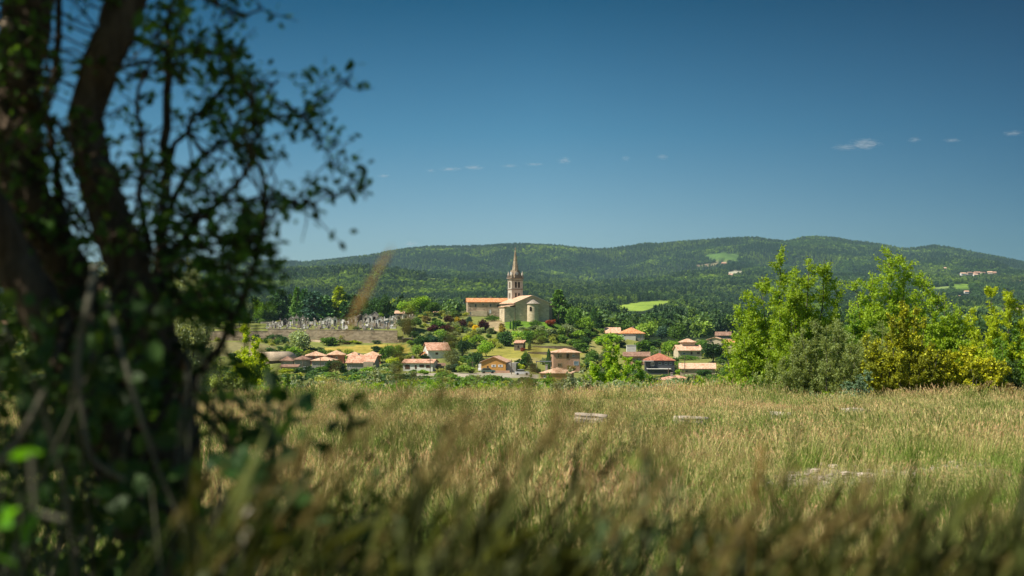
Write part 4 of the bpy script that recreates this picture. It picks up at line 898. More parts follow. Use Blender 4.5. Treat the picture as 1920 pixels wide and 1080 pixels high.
# vines: one bright row along the terrace
for i, (a, b, y) in enumerate(((398,470,634.5),(470,560,635.5),(572,592,636.5))):
    d0 = dist_at((a+b)/2, y); x0 = (a-960)/F*d0; x1 = (b-960)/F*d0; g = np.random.default_rng(i); n = int((x1-x0)*80)
    xs = g.uniform(0, x1-x0, n); P = np.stack([xs, g.normal(0, .25, n)+g.integers(0, 3, n)*1.6, np.abs(g.normal(0, .55, n))+.15], -1)
    Vq, Fq = leaf_quads(P, .3, g, .8); o_ = link('vine_row', npmesh('vine_row', Vq, [Fq]), M['leaf']); o_.location = (x0, d0, gz(x0+3, d0)-.1); o_.color = (.16, .33, .02, 1)
    tag(o_, ('bright green vine row left of the wall shadow', 'long bright green vine row under the cemetery wall', 'short bright vine row right of the willow-like tree')[i], 'vine row', 'vine rows below the cemetery')
# rough scrub covering the slope: an uncountable mass
def scatter_obj(name, pts, scl, srcs, kinds, label, cat, tilt=0.0, seed=1):
    """points carrying scale / turn / kind; geometry nodes set the source plants on them"""
    n = len(pts); g = np.random.default_rng(seed)
    me = bpy.data.meshes.new(name); me.vertices.add(n); me.vertices.foreach_set('co', np.asarray(pts, np.float32).ravel())
    def fattr(nm, v): a = me.attributes.new(nm, 'FLOAT', 'POINT'); a.data.foreach_set('value', np.asarray(v, np.float32))
    def vattr(nm, v): a = me.attributes.new(nm, 'FLOAT_VECTOR', 'POINT'); a.data.foreach_set('vector', np.asarray(v, np.float32).ravel())
    vattr('size', scl); rot = np.zeros((n, 3)); rot[:, 2] = g.uniform(0, 6.283, n); rot[:, :2] = g.normal(0, tilt, (n, 2)); vattr('turn', rot); fattr('sort', kinds)
    o_ = link(name, me); ng = bpy.data.node_groups.new(name, 'GeometryNodeTree')
    ng.interface.new_socket('Geometry', in_out='INPUT', socket_type='NodeSocketGeometry'); ng.interface.new_socket('Geometry', in_out='OUTPUT', socket_type='NodeSocketGeometry')
    gi = ng.nodes.new('NodeGroupInput'); go = ng.nodes.new('NodeGroupOutput'); jn = ng.nodes.new('GeometryNodeJoinGeometry')
    def named(nm, ty): a = ng.nodes.new('GeometryNodeInputNamedAttribute'); a.data_type = ty; a.inputs[0].default_value = nm; return a.outputs[0]
    sz = named('size', 'FLOAT_VECTOR'); tn = named('turn', 'FLOAT_VECTOR'); kn = named('sort', 'FLOAT')
    for k, src in enumerate(srcs):
        io = ng.nodes.new('GeometryNodeObjectInfo'); io.inputs['Object'].default_value = src; io.transform_space = 'ORIGINAL'; io.inputs['As Instance'].default_value = True
        cmp_ = ng.nodes.new('FunctionNodeCompare'); cmp_.data_type = 'FLOAT'; cmp_.operation = 'EQUAL'; ng.links.new(kn, cmp_.inputs[0]); cmp_.inputs[1].default_value = k
        for s_ in cmp_.inputs:
            if s_.name == 'Epsilon': s_.default_value = 0.1
        ip = ng.nodes.new('GeometryNodeInstanceOnPoints'); ng.links.new(gi.outputs[0], ip.inputs['Points']); ng.links.new(io.outputs['Geometry'], ip.inputs['Instance'])
        ng.links.new(cmp_.outputs[0], ip.inputs['Selection']); ng.links.new(sz, ip.inputs['Scale'])
        e2r = ng.nodes.new('FunctionNodeEulerToRotation'); ng.links.new(tn, e2r.inputs[0]); ng.links.new(e2r.outputs[0], ip.inputs['Rotation'])
        ng.links.new(ip.outputs[0], jn.inputs[0])
    ng.links.new(jn.outputs[0], go.inputs[0]); md = o_.modifiers.new('scatter', 'NODES'); md.node_group = ng
    tag(o_, label, cat, kind='stuff'); return o_
# ------------------------------------------------------------------ forest on the far slopes
def visible(px, d, z, h, relax=1.0):
    """keep what a viewer near the camera could see: the top must rise above the nearer skyline"""
    return None
cs = np.arange(-160, 2090, 10.0); dg = np.concatenate([np.linspace(640, 1000, 30), np.linspace(1030, 3000, 70), np.geomspace(3050, 6600, 60)])
PXh, DDh = np.meshgrid(cs, dg, indexing='ij'); rows = 600 - ground((PXh-960)/F*DDh, DDh)/DDh*F
hz = np.minimum.accumulate(rows, axis=1)
FP = []; FS = []; FK = []; g = np.random.default_rng(77); d = 645.0
while d < 6450:
    sp_ = 6.8 if d < 1500 else 6.8 + (d-1500)/4900*6.6
    xa, xb = (-150-960)/F*d, (2070-960)/F*d; n = int((xb-xa)/sp_)
    x = xa + (np.arange(n) + g.uniform(-.45, .45, n))*sp_; y = d + g.uniform(-.5, .5, n)*sp_
    px = 960 + F*x/y
    FP.append(np.stack([x, y], -1)); d += sp_*0.87
xy = np.concatenate(FP); x, y = xy[:, 0], xy[:, 1]; z = np.empty(len(x))
z = ground(x, y, False)
px = 960 + F*x/y
# relief from the coarse map (fast), then exact only for what is kept
ci = np.clip((px+160)/10, 0, len(cs)-1.001); di = np.clip(np.interp(y, dg, np.arange(len(dg))), 0, len(dg)-1.001)
c0 = ci.astype(int); d0 = di.astype(int); fc = ci-c0; fd = di-d0
rr = (rows[c0, d0]*(1-fc)*(1-fd)+rows[c0+1, d0]*fc*(1-fd)+rows[c0, d0+1]*(1-fc)*fd+rows[c0+1, d0+1]*fc*fd)
front_h = np.minimum(hz[c0, np.maximum(d0-1, 0)], hz[c0+1, np.maximum(d0-1, 0)])
hgt = g.uniform(7., 14.5, len(x)) * np.where(y < 1500, 1.05, 1.0) * (1 + .3*np.clip((y-2200)/2500, 0, 1))
top = rr - hgt/y*F
keep = top < front_h + 5.0
for poly, da, db, c in FIELDS:
    hh = 11/y*F; cx = np.mean([p[0] for p in poly])
    for q in ((0, .3, .6, .9, 1.2) if c[0] == .24 and c[1] == .34 else (0, .25, .5, .8)): keep &= ~(inpoly(px, rr - q*hh, poly) & (y > da-700) & (y < db))
for fx_, fy_, fw_ in FAR: keep &= ~((np.abs(x - fx_*y/fy_) < fw_*.62+3) & (y < fy_+14) & (y > fy_-130))
keep &= ~((y < 700) & (px < 1065)) & ~((y < 760) & (px > 1120) & (px < 1420) & (rr > 632))
keep &= ~((y < 900) & (px > 860) & (px < 1040))
keep &= g.uniform(0, 1, len(x)) < np.where(y > 3500, 1.0, np.where(y > 2000, .97, .93))
x, y, hgt, px, rr = x[keep], y[keep], hgt[keep], px[keep], rr[keep]
z = rr; z = (600-rr)/F*y
FORN = len(x); print('forest trees', FORN)
sn = np.array([mnoise.fractal((a/260, b/260, 2.2), 1, 2, 3) for a, b in zip(x, y)])
isleaf = (sn + g.normal(0, .16, len(x)) > 0.13) | ((y < 1150) & (g.uniform(0, 1, len(x)) < .75))
kinds = np.where(isleaf, g.integers(0, 2, len(x)), 2+g.integers(0, 2, len(x)))
wd = hgt*np.where(isleaf, g.uniform(.8, 1.1, len(x)), g.uniform(.5, .7, len(x))); hgt = np.where(isleaf, hgt*.88, hgt*1.08)
def src_tree(nm, VF, mat, px, d, w_, h_, lab):
    r_ = empty(nm, at(px, d)); c_ = link('crown', npmesh('crown', VF[0], [VF[1]]), mat, r_); tr = link('trunk', TRUNK, None, r_); r_.scale = (w_, w_, h_); tag(r_, lab, 'tree'); return c_
fsrc = [src_tree('broadleaf_tree', lobes_crown(91, 420, 14, .13, .52, .3, .34, .2, .1), M['forest_leaf'], 1187, 800, 11, 11, 'rounded green tree at the near edge of the wood, behind the orange hipped house'),
 src_tree('broadleaf_tree', lobes_crown(92, 420, 10, .14, .5, .34, .3, .22, .06), M['forest_leaf'], 1262, 820, 12, 10, 'broad green tree at the near edge of the wood, above the two-level villa'),
 src_tree('pine_tree', lobes_crown(93, 360, 9, .13, .62, .3, .26, .2, .2), M['forest_pine'], 1150, 840, 7, 12, 'dark pine at the near edge of the wood, right of the cypress pair'),
 src_tree('pine_tree', cone_crown(94, 500, 7, .14, .42, .12, .25), M['forest_pine'], 1300, 850, 7, 13, 'pointed dark pine at the near edge of the wood, above the villa roof')]
scatter_obj('forest', np.stack([x, y, z-.3], -1), np.stack([wd, wd, hgt], -1), fsrc, kinds, 'dense dark green forest of pines and broadleaf trees covering the far slopes and valley', 'forest')
# ------------------------------------------------------------------ scrub on the village slope and down to the valley
g = np.random.default_rng(5)
def slope_scrub(n, pxr, dr_, size, srcs, name, label, seed, avoid=True, sq=1.0):
    g = np.random.default_rng(seed); px = g.uniform(*pxr, n); d = g.uniform(dr_[0]**.7, dr_[1]**.7, n)**(1/.7); x = (px-960)/F*d
    k = np.ones(n, bool)
    z = ground(x, d, False); rw = 600 - z/d*F
    if avoid:
        for poly, c in strip: k &= ~inpoly(px, rw, poly)
        for o_ in HOUSES: k &= ~((np.abs(x-o_[0]) < o_[2]) & (d < o_[1]+o_[2]+3) & (d > o_[1]-48) & (rw < 722))
        k &= fbm(x, d, 26, 2, 3.3) > -0.42
        k &= ~((d > 546) & (px < 780) & (d < 608))
        k &= ~((px > 930) & (px < 1060) & (d > 552))
        k &= ~((rw > 638) & (rw < 662) & (px > 560) & (px < 770)); k &= ~((rw > 645) & (rw < 668) & (px > 990) & (px < 1100))
    x, d, z = x[k], d[k], z[k]; s = g.uniform(*size, len(x))
    return scatter_obj(name, np.stack([x, d, z-.12], -1), np.stack([s, s, s*g.uniform(.45, .8, len(x))*sq], -1), srcs, g.integers(0, len(srcs), len(x)), label, 'undergrowth', 0.1, seed)
HOUSES = [(o_.location.x, o_.location.y, 6.5) for o_ in list(COL.objects) if o_.parent is None and o_.get('category') in ('house', 'garage', 'villa', 'building', 'shed', 'hut', 'outbuilding', 'barn', 'car', 'van', 'water tank', 'pergola') and o_.location.y < 700]
def src_bush(px, d, s, h_, mat_col, lab, leaf=.13, seed=3, n=700):
    me = npmesh('scrub_bush', *(lambda q: (q[0], [q[1]]))(lobes_crown(seed, n, 9, leaf, .45, .3, .32, .22, 0)))
    o_ = link('scrub_bush', me, foliage_mat('scrub_leaves', tuple(c_*1.45 for c_ in mat_col), .4, .4, inst=.7)); o_.location = at(px, d); o_.scale = (s, s, h_); tag(o_, lab, 'bush'); return o_
vb = [src_bush(1106, 470, 4.5, 3.2, (.10, .18, .03), 'mid green scrub bush on the slope above the beige balcony house, right side', seed=11),
      src_bush(1122, 488, 4, 2.6, (.17, .21, .10), 'grey-green scrub bush beside the pale track right of the beige balcony house', seed=12),
      src_bush(935, 505, 3.5, 2.2, (.24, .27, .06), 'yellowish scrub bush left of the stone hut', seed=13),
      src_bush(720, 420, 4, 3, (.05, .10, .03), 'dark scrub bush between the gable house and the white bungalow', seed=14)]
slope_scrub(5200, (-50, 2000), (395, 620), (1.0, 4.6), vb, 'hillside_scrub', 'mixed green scrub filling the gaps between the village houses and gardens', 21)
slope_scrub(1900, (0, 2000), (330, 410), (2.5, 6.0), vb, 'roadside_scrub', 'green scrub and hedges along the bottom of the village', 22, True, .7)

# ------------------------------------------------------------------ shrubs at the meadow's far edge, built shoot by shoot
def shoot_tree(seed, h, w, nst, leaf, per, spread=.35, twig=.5, lowfill=.5, vert=.75, aspect=.6, peaks=None):
    """ragged shrub: ascending stems, side twigs and leaves along them"""
    g = np.random.default_rng(seed); paths = []; P = []; Dv = []
    for i in range(nst):
        a = g.uniform(0, 2*np.pi); rr = w*.5*np.sqrt(g.uniform(0, 1))
        if peaks is not None and i < len(peaks): ex, ez = peaks[i]; e = np.array([ex, g.normal(0, w*.1), ez])
        else:
            rel = rr/(w*.5+1e-6); e = np.array([math.cos(a)*rr, math.sin(a)*rr*.8, h*(1-.45*rel**1.6)*g.uniform(.55, .92)])
        s0 = np.array([e[0]*.25+g.normal(0, .12), e[1]*.25+g.normal(0, .12), -.15]); c = np.array([e[0]*.95, e[1]*.95, e[2]*.45])
        t_ = np.linspace(0, 1, 9)[:, None]; C = (1-t_)**2*s0 + 2*t_*(1-t_)*c + t_**2*e; C += g.normal(0, .03, C.shape)*h*.12
        paths.append((C, np.linspace(.045, .008, 9)*h/5)); L = np.linalg.norm(e-s0)
        ntw = int(L*9)
        for k in range(ntw):
            f = g.uniform(.12, 1); base = np.array([np.interp(f*8, range(9), C[:, q]) for q in range(3)])
            a2 = g.uniform(0, 2*np.pi); tl = twig*(1.15-f*.75)*g.uniform(.5, 1.3)*h/5
            dv = np.array([math.cos(a2), math.sin(a2), vert*g.uniform(.5, 1.6)]); dv /= np.linalg.norm(dv)
            n = max(5, int(per*tl*2.3)); s = g.uniform(.1, 1, n)[:, None]
            P.append(base + dv*tl*s + g.normal(0, .05, (n, 3))*h/5); Dv.append(np.tile(dv, (n, 1))*.6 + rand_unit(n, g))
            if tl > .35 and k % 3 == 0: paths.append((np.stack([base, base+dv*tl*.5, base+dv*tl]), np.array([.012, .008, .004])*h/5))
    P = np.concatenate(P); Dv = np.concatenate(Dv); Dv /= np.linalg.norm(Dv, axis=1)[:, None]
    return paths, leaf_quads(P, leaf, g, aspect, Dv)
LC = {k: foliage_mat('leaves_'+k.replace(' ', '_'), tuple(min(q_*1.35, .85) for q_ in c), .35, tr+.04) for k, c, tr in (
  ('fresh', (.25, .36, .03), .42), ('mid', (.13, .23, .03), .4), ('olive', (.24, .30, .10), .35), ('silver', (.29, .33, .19), .3), ('broom', (.25, .28, .025), .35),
  ('flower', (.40, .41, .02), .3), ('dark', (.05, .09, .025), .3), ('brown', (.17, .13, .05), .3), ('lime', (.34, .42, .03), .45), ('bluegreen', (.13, .2, .12), .3))}
def shrub(name, px, d, h, w, nst, leaf, per, mat, label, cat='tree', seed=1, flowers=0, **kw):
    paths, (Vq, Fq) = shoot_tree(seed, h, w, nst, leaf, per, **kw); r_ = empty(name, at(px, d))
    Vt_, Ft_ = tubes(paths, 5); link('trunk' if cat == 'tree' else 'stems', npmesh('stems', Vt_, [Ft_], True), M['bark_pale'], r_)
    link('crown' if cat == 'tree' else 'foliage', npmesh('crown', Vq, [Fq]), LC[mat], r_)
    if flowers:
        g = np.random.default_rng(seed+9); C = Vq[0::4]; rel = C[:, 2]/h + g.normal(0, .12, len(C)) + np.where(C[:, 0] < 0, .1, 0)
        idx = np.where(rel > .35)[0]; cl = np.array([mnoise.noise((c[0]*1.3+seed, c[1]*1.3, c[2]*1.3)) for c in C[idx]]); idx = idx[cl > -.12]
        idx = g.choice(idx, min(flowers, len(idx)), replace=False); Pf = C[idx] + g.normal(0, .04, (len(idx), 3)); Vf, Ff = leaf_quads(Pf, leaf*.95, g, .9); link('blossom', npmesh('blossom', Vf, [Ff]), LC['flower'], r_)
    tag(r_, label, cat); return r_
def hpx(n, d): return n/F*d
shrub('poplar_tree', 1480, 58, 6.0, 4.4, 22, .10, 64, 'fresh', 'big bright green poplar-like tree with ragged pointed shoots, left end of the meadow hedge', seed=3, twig=.75,
      lowfill=1, peaks=[(-.38, 6.05), (.72, 5.7), (1.5, 5.85), (-.95, 5.2), (.15, 5.3), (-1.6, 4.5), (1.95, 4.9)])
shrub('sapling_tree', 1390, 59, 3.8, 2.0, 8, .11, 40, 'fresh', 'smaller bright green sapling leaning out left of the big poplar-like tree', seed=4, peaks=[(-.1, 3.95), (.35, 3.9), (-.6, 2.6)], twig=.6)
shrub('willow_shrub', 1548, 55, 3.9, 3.6, 30, .09, 80, 'olive', 'dull olive-grey willow shrub in front of the big poplar-like tree', 'shrub', seed=5, twig=.8, vert=1.1, aspect=.35)
shrub('willow_shrub', 1450, 56, 2.0, 2.4, 16, .09, 70, 'olive', 'low olive-grey shrub at the foot of the big poplar-like tree', 'shrub', seed=6, twig=1.1, vert=1.1, aspect=.35)
shrub('willow_shrub', 1632, 56, 4.2, 3.0, 26, .09, 80, 'olive', 'tall olive-grey shrub under the loose-crowned pale green tree', 'shrub', seed=16, twig=.8, vert=1.1, aspect=.35)
shrub('ash_tree', 1672, 61, 6.3, 4.8, 24, .10, 44, 'fresh', 'pale green loose-crowned tree with spreading fine branches, behind the first yellow broom', seed=7, twig=1.0, vert=.5,
      peaks=[(-.1, 6.45), (.55, 6.1), (-1.6, 5.2), (1.3, 5.4), (2.1, 4.7), (2.8, 3.9), (-.9, 5.3)])
shrub('broom_shrub', 1688, 53, 3.85, 3.6, 36, .08, 110, 'broom', 'taller yellow-flowering broom in the middle of the meadow hedge', 'shrub', seed=8, flowers=7000, twig=.55, vert=.9, peaks=[(0, 3.95), (.4, 3.7), (-1.3, 2.6), (-.5, 3.4), (.9, 3.2)])
shrub('broom_shrub', 1818, 53, 2.75, 3.5, 32, .085, 100, 'broom', 'lower yellow-flowering broom, nearer the right end of the meadow hedge', 'shrub', seed=9, flowers=6000, twig=.6, vert=.9)
shrub('sapling_tree', 1768, 58, 4.0, 3.2, 22, .095, 80, 'fresh', 'bright green young tree between the two yellow brooms', seed=10, twig=.7, peaks=[(0, 4.3), (.4, 3.9), (-.5, 3.7)])
shrub('maple_tree', 1868, 57, 4.3, 3.8, 26, .10, 84, 'lime', 'bright lime green tree, tallest at the right end of the hedge', seed=12, twig=.7, peaks=[(-.1, 4.6), (.45, 4.4), (-.8, 3.9), (1.0, 4.0)])
shrub('maple_tree', 1940, 56, 4.2, 3.6, 26, .10, 84, 'mid', 'deeper green tree cut by the right picture edge', seed=13, twig=.7)
shrub('dark_shrub', 1905, 53, 2.2, 2.8, 14, .09, 70, 'dark', 'dark green shrub in front of the right-end trees', 'shrub', seed=14, twig=.8)
shrub('dark_shrub', 1790, 52, 1.2, 3.4, 14, .08, 70, 'brown', 'low brownish shrub at the foot of the lower broom', 'shrub', seed=15, twig=1.2)
shrub('dark_shrub', 1880, 51.5, 1.3, 2.6, 14, .08, 70, 'brown', 'low brownish thicket by the right picture edge', 'shrub', seed=17, twig=1.2)
shrub('mallow_shrub', 1612, 51.5, 1.5, 1.5, 10, .09, 50, 'bluegreen', 'small blue-green leafy bush left of the taller broom', 'shrub', seed=18, twig=1.0)
shrub('dark_shrub', 1420, 56, 1.5, 1.8, 12, .09, 60, 'mid', 'low green bush under the leaning sapling', 'shrub', seed=19, twig=1.1)
shrub('dark_shrub', 1560, 58, 1.6, 3, 16, .09, 60, 'dark', 'dark low bush in the shade between poplar-like tree and willow shrub', 'shrub', seed=20, twig=1.1)
# centre: bright shrubs on the slope just below the meadow
shrub('acacia_tree', 1142, 88, 4.0, 4.0, 34, .15, 60, 'fresh', 'bright green shrubby tree in the centre, in front of the beige balcony house', seed=31, twig=.8, peaks=[(0, 4.75), (-.9, 3.4), (1.1, 3.6), (.4, 4.3)])
shrub('acacia_tree', 1108, 86, 2.9, 3.0, 24, .15, 50, 'fresh', 'bright green bush at the left foot of the central shrubby tree', seed=32, twig=.9)
shrub('acacia_tree', 1200, 87, 3.2, 3.0, 24, .15, 50, 'mid', 'green bush at the right foot of the central shrubby tree', seed=33, twig=.9, peaks=[(0, 3.4), (-.5, 3.1)])
shrub('elm_tree', 458, 74, 3.6, 3.8, 30, .12, 62, 'lime', 'bright yellow-green bush beside the dark tree trunks', seed=34, twig=.8, peaks=[(-.2, 4.3), (.5, 3.6)])
shrub('elm_tree', 508, 76, 2.6, 3.0, 22, .12, 55, 'mid', 'green bush below the arched barn, right of the yellow-green one', seed=35, twig=.9)
shrub('olive_tree', 340, 44, 5.6, 2.6, 30, .085, 100, 'silver', 'tall silvery olive tree glimpsed right behind the dark trunks', seed=36, twig=.7, vert=.9, aspect=.3)
shrub('olive_tree', 225, 46, 6.0, 3.4, 20, .085, 90, 'silver', 'silvery olive tree seen through the gaps between the dark trunks', seed=37, twig=.7, vert=.9, aspect=.3)
shrub('olive_tree', 388, 60, 2.6, 2.2, 14, .085, 80, 'olive', 'low grey-green bush right of the tall silvery olive tree', 'shrub', seed=38, twig=.9, aspect=.35)
shrub('dark_shrub', 1290, 82, 2.2, 2.4, 12, .12, 50, 'dark', 'dark green bush before the salmon-roofed low house', 'shrub', seed=39, twig=1)
shrub('dark_shrub', 1265, 84, 2.3, 2.0, 12, .12, 50, 'dark', 'dark green bush by the short pale post', 'shrub', seed=40, twig=1)
shrub('broom_shrub', 1345, 80, 2.0, 3.4, 14, .12, 50, 'lime', 'yellow-green bush left of the leaning sapling', 'shrub', seed=41, twig=1)
shrub('sumac_shrub', 868, 100, 2.7, 2.2, 8, .12, 30, 'brown', 'reddish-brown seeding weed patch in the centre of the scrub', 'shrub', seed=42, twig=1)
shrub('wild_bush', 885, 64, 1.35, 2.2, 12, .10, 60, 'mid', 'mid green bush poking out of the dry grass in the centre', 'shrub', seed=43, twig=1.1)
shrub('wild_bush', 420, 60, 1.8, 2.4, 14, .10, 60, 'olive', 'grey-green bush at the meadow edge just right of the dark tree', 'shrub', seed=44, twig=1.1)
shrub('wild_bush', 560, 66, 1.5, 2.6, 14, .10, 60, 'silver', 'silvery low bush at the meadow edge under the arched barn', 'shrub', seed=45, twig=1.1)
shrub('wild_bush', 700, 68, 1.7, 2.4, 14, .10, 60, 'silver', 'silvery low bush at the meadow edge under the big gable house', 'shrub', seed=46, twig=1.1)
shrub('wild_bush', 1010, 66, 1.5, 2.2, 14, .10, 60, 'mid', 'green low bush at the meadow edge under the orange-walled bungalow', 'shrub', seed=47, twig=1.1)
shrub('wild_bush', 1085, 64, 1.7, 2.6, 14, .10, 60, 'silver', 'silvery low bush at the meadow edge left of the central green trees', 'shrub', seed=48, twig=1.1)
shrub('wild_bush', 1180, 64, 1.4, 2.8, 14, .10, 60, 'olive', 'grey-green low bush at the meadow edge below the central green trees', 'shrub', seed=49, twig=1.1)
shrub('wild_bush', 1325, 62, 1.5, 2.6, 14, .10, 60, 'fresh', 'bright green low bush at the meadow edge left of the leaning sapling', 'shrub', seed=50, twig=1.1)
shrub('sapling_tree', 1725, 57, 3.4, 2.6, 18, .11, 55, 'fresh', 'fresh green sapling behind the taller yellow broom, right side', seed=51, twig=.8)
shrub('sapling_tree', 1605, 60, 4.4, 3.0, 18, .11, 50, 'mid', 'green sapling filling the gap between poplar-like and loose-crowned trees', seed=52, twig=.8)
shrub('sapling_tree', 1815, 59, 3.5, 2.8, 18, .11, 55, 'fresh', 'fresh green sapling behind the lower yellow broom', seed=53, twig=.8)
# band of tall weeds behind the meadow
wv = []
for q, (mt, px, lab) in enumerate((('silver', 640, 'silvery wormwood clump at the meadow edge below the gable house'), ('mid', 980, 'green weed clump at the meadow edge below the ochre house'), ('bluegreen', 1060, 'blue-green weed clump at the meadow edge in the centre'), ('fresh', 760, 'bright green weed clump at the meadow edge below the white bungalow'))):
    paths, (Vq, Fq) = shoot_tree(60+q, 1.3, 1.1, 14, .10, 26, twig=1.0, vert=1.4, aspect=.35); o_ = link('weed_clump', npmesh('weed_clump', Vq, [Fq]), LC[mt]); o_.location = at(px, 66); tag(o_, lab, 'weed'); wv.append(o_)
g = np.random.default_rng(8); n = 5200; px = g.uniform(330, 1500, n); d = g.uniform(62.5, 112, n); d = np.where(px > 1380, g.uniform(60, 70, n), d); x = (px-960)/F*d; z = ground(x, d, False)
# heights: tops make a ragged line around rows 698-715 of the photograph
tgt = (600-(705+g.normal(0, 6, n)))/F*d; hh = np.clip(tgt - z, .5, 3.4)*np.where(g.uniform(0, 1, n) < .5, g.uniform(.85, 1.03, n), g.uniform(.45, .9, n)); sc = hh/1.3
kd = np.where(fbm(x, d, 7, 2, 5.) + g.normal(0, .22, n) > 0, np.where(g.uniform(0, 1, n) < .6, 0, 2), np.where(g.uniform(0, 1, n) < .6, 1, 3))
scatter_obj('wild_herbs', np.stack([x, d, z-.05], -1), np.stack([np.clip(sc, .7, 1.6)*1.1, np.clip(sc, .7, 1.6)*1.1, sc], -1), wv, kd, 'tall silvery and green weeds in a band between the dry meadow and the village', 'weeds', .08, 3)

g = np.random.default_rng(18); n = 900; px = g.uniform(330, 1960, n); d = g.uniform(48, 64, n); x = (px-960)/F*d; k = fbm(x, d, 5.5, 2, 12.) + (d-50)/14*.5 > .34; x, d = x[k], d[k]; n = len(x); s = g.uniform(.3, .75, n)
scatter_obj('edge_weeds', np.stack([x, d, plateau(x, d)-.05], -1), np.stack([s*1.3, s*1.3, s], -1), wv, g.integers(0, 4, n), 'low green and silvery weeds breaking into the far edge of the dry meadow', 'weeds', .1, 9)
# ------------------------------------------------------------------ meadow
def grass_mat(name, green, tan, redt):
    m, t, o = new_mat(name); gn = nd(t, "NewGeometry"); oi = nd(t, "ObjectInfo"); at_ = nd(t, "Attribute", attribute_name='tone'); p = gn.outputs['Position']
    big = noise(t, 0.15, 5, .65, p); med = noise(t, 0.6, 3, .6, p)
    f = mth(t, 'ADD', mth(t, 'ADD', mth(t, 'MULTIPLY', big, 2.0), -.63), mth(t, 'ADD', mth(t, 'MULTIPLY', med, .25), mth(t, 'MULTIPLY', mth(t, 'SUBTRACT', oi.outputs['Random'], .5), .35)))
    f = mth(t, 'ADD', f, mth(t, 'MULTIPLY', mth(t, 'SUBTRACT', at_.outputs['Fac'], .5), .5))
    c = ramp(t, f, [(.40, green), (.57, tuple((a+b)/2 for a, b in zip(green, tan))), (.72, tan), (.98, redt)])
    isl = mth(t, 'ADD', mth(t, 'MULTIPLY', gn.outputs['Random Per Island'], .7), .62); v = nd(t, "CombineColor")
    for k in range(3): t.links.new(isl, v.inputs[k])
    c = mixc(t, c, v.outputs[0], 1., 'MULTIPLY')
    pb = nd(t, "BsdfPrincipled"); pb.inputs['Roughness'].default_value = .6; pb.inputs['Specular IOR Level'].default_value = .2; t.links.new(c, pb.inputs['Base Color'])
    tr = nd(t, "BsdfTranslucent"); t.links.new(c, tr.inputs[0]); mx = nd(t, "MixShader"); mx.inputs[0].default_value = .38
    t.links.new(pb.outputs[0], mx.inputs[1]); t.links.new(tr.outputs[0], mx.inputs[2]); t.links.new(mx.outputs[0], o.inputs[0]); return m
M['meadow'] = grass_mat('meadow_grass', (.24, .34, .06), (.84, .70, .32), (.80, .54, .30))
def tuft(seed, nb, ns, h, rad, wb=.006, lean=.25, headw=.010, headl=.075, seg=3):
    """nb leaf blades and ns seeding stalks, merged; attribute tone 0 = leaf, 1 = head"""
    g = np.random.default_rng(seed); V = []; Fq = []; T = []; b0 = 0
    for i in range(nb+ns):
        stalk = i >= nb; L = h*(g.uniform(.75, 1.15) if stalk else g.uniform(.35, .8)); a = g.uniform(0, 6.28); r0 = rad*np.sqrt(g.uniform())
        base = np.array([r0*math.cos(a), r0*math.sin(a), -.03]); la = g.normal(0, .9); ln = lean*g.uniform(.3, 1.4)*(1 if stalk else 1.4)
        dirx = np.array([math.cos(la), math.sin(la)*.9, 0]); t_ = np.linspace(0, 1, seg+1)
        C = base + np.outer(t_, [0, 0, L]) + np.outer(t_**2*ln*L, dirx); C[:, 2] -= t_**2*ln*L*.35
        wd = np.array([-math.sin(a+i), math.cos(a+i), 0.]); ww = (wb*.45 if stalk else wb)*np.where(stalk, 1, 1-t_*.85)
        pts = np.stack([C - wd*(ww[:, None]), C + wd*(ww[:, None])], 1).reshape(-1, 3); V.append(pts); k = np.arange(seg)[:, None]*2
        Fq.append(k + np.array([[0, 1, 3, 2]]) + b0); T.append(np.full(len(pts), .15 if not stalk else .5)); b0 += len(pts)
        if stalk:
            tip = C[-1]; dv = C[-1]-C[-2]; dv /= np.linalg.norm(dv); hl = headl*g.uniform(.6, 1.3); hw = headw*g.uniform(.6, 1.3)
            for q in range(2):
                wd2 = np.cross(dv, rand_unit(1, g)[0]); wd2 /= np.linalg.norm(wd2); m0 = tip - dv*hl*.3
                pts = np.array([m0, m0+dv*hl*.35+wd2*hw*.5, m0+dv*hl, m0+dv*hl*.4-wd2*hw*.5]); V.append(pts); Fq.append(np.array([[0, 1, 2, 3]])+b0); T.append(np.full(4, 1.)); b0 += 4
    return npmesh('grass_tuft', np.concatenate(V), [np.concatenate(Fq)], attrs={'tone': np.concatenate(T)})
tsrc = []
for q, (nb, ns, h, rad, wb, lab, px, d) in enumerate((
   (34, 16, .42, .22, .006, 'seeding tan grass tuft in the dry meadow, left of the nearest pale block', 1050, 21),
   (44, 8, .32, .24, .007, 'greener grass tuft in the dry meadow, between the two pale blocks', 1200, 22),
   (20, 26, .48, .24, .005, 'tall feathery grass tuft in the dry meadow, right of the pale blocks', 1680, 24),
   (30, 4, .22, .2, .008, 'short leafy grass tuft by the gravel patch in the meadow', 1560, 19))):
    o_ = link('grass_tuft', tuft(200+q, nb, ns, h, rad, wb), M['meadow']); o_.location = at(px, d); tag(o_, lab, 'grass tuft'); tsrc.append(o_)
g = np.random.default_rng(91); n = 36000
d = (g.uniform(0, 1, n)**.8)*(69-3.2)+3.2; d = g.uniform(3.2**1.55, 69**1.55, n)**(1/1.55); x = g.uniform(-1, 1, n)*(.45*d+2.6); z = 0*x
z = plateau(x, d); k = np.ones(n, bool); pxm = 960 + F*x/d; rwm = 600 - z/d*F
k &= ~((d > 50) & (fbm(x, d, 5.5, 2, 12.) + (d-50)/14*.5 > .42))
gravel = [(1390, 902), (1500, 885), (1700, 868), (1860, 862), (1880, 890), (1700, 905), (1560, 925), (1420, 925)]
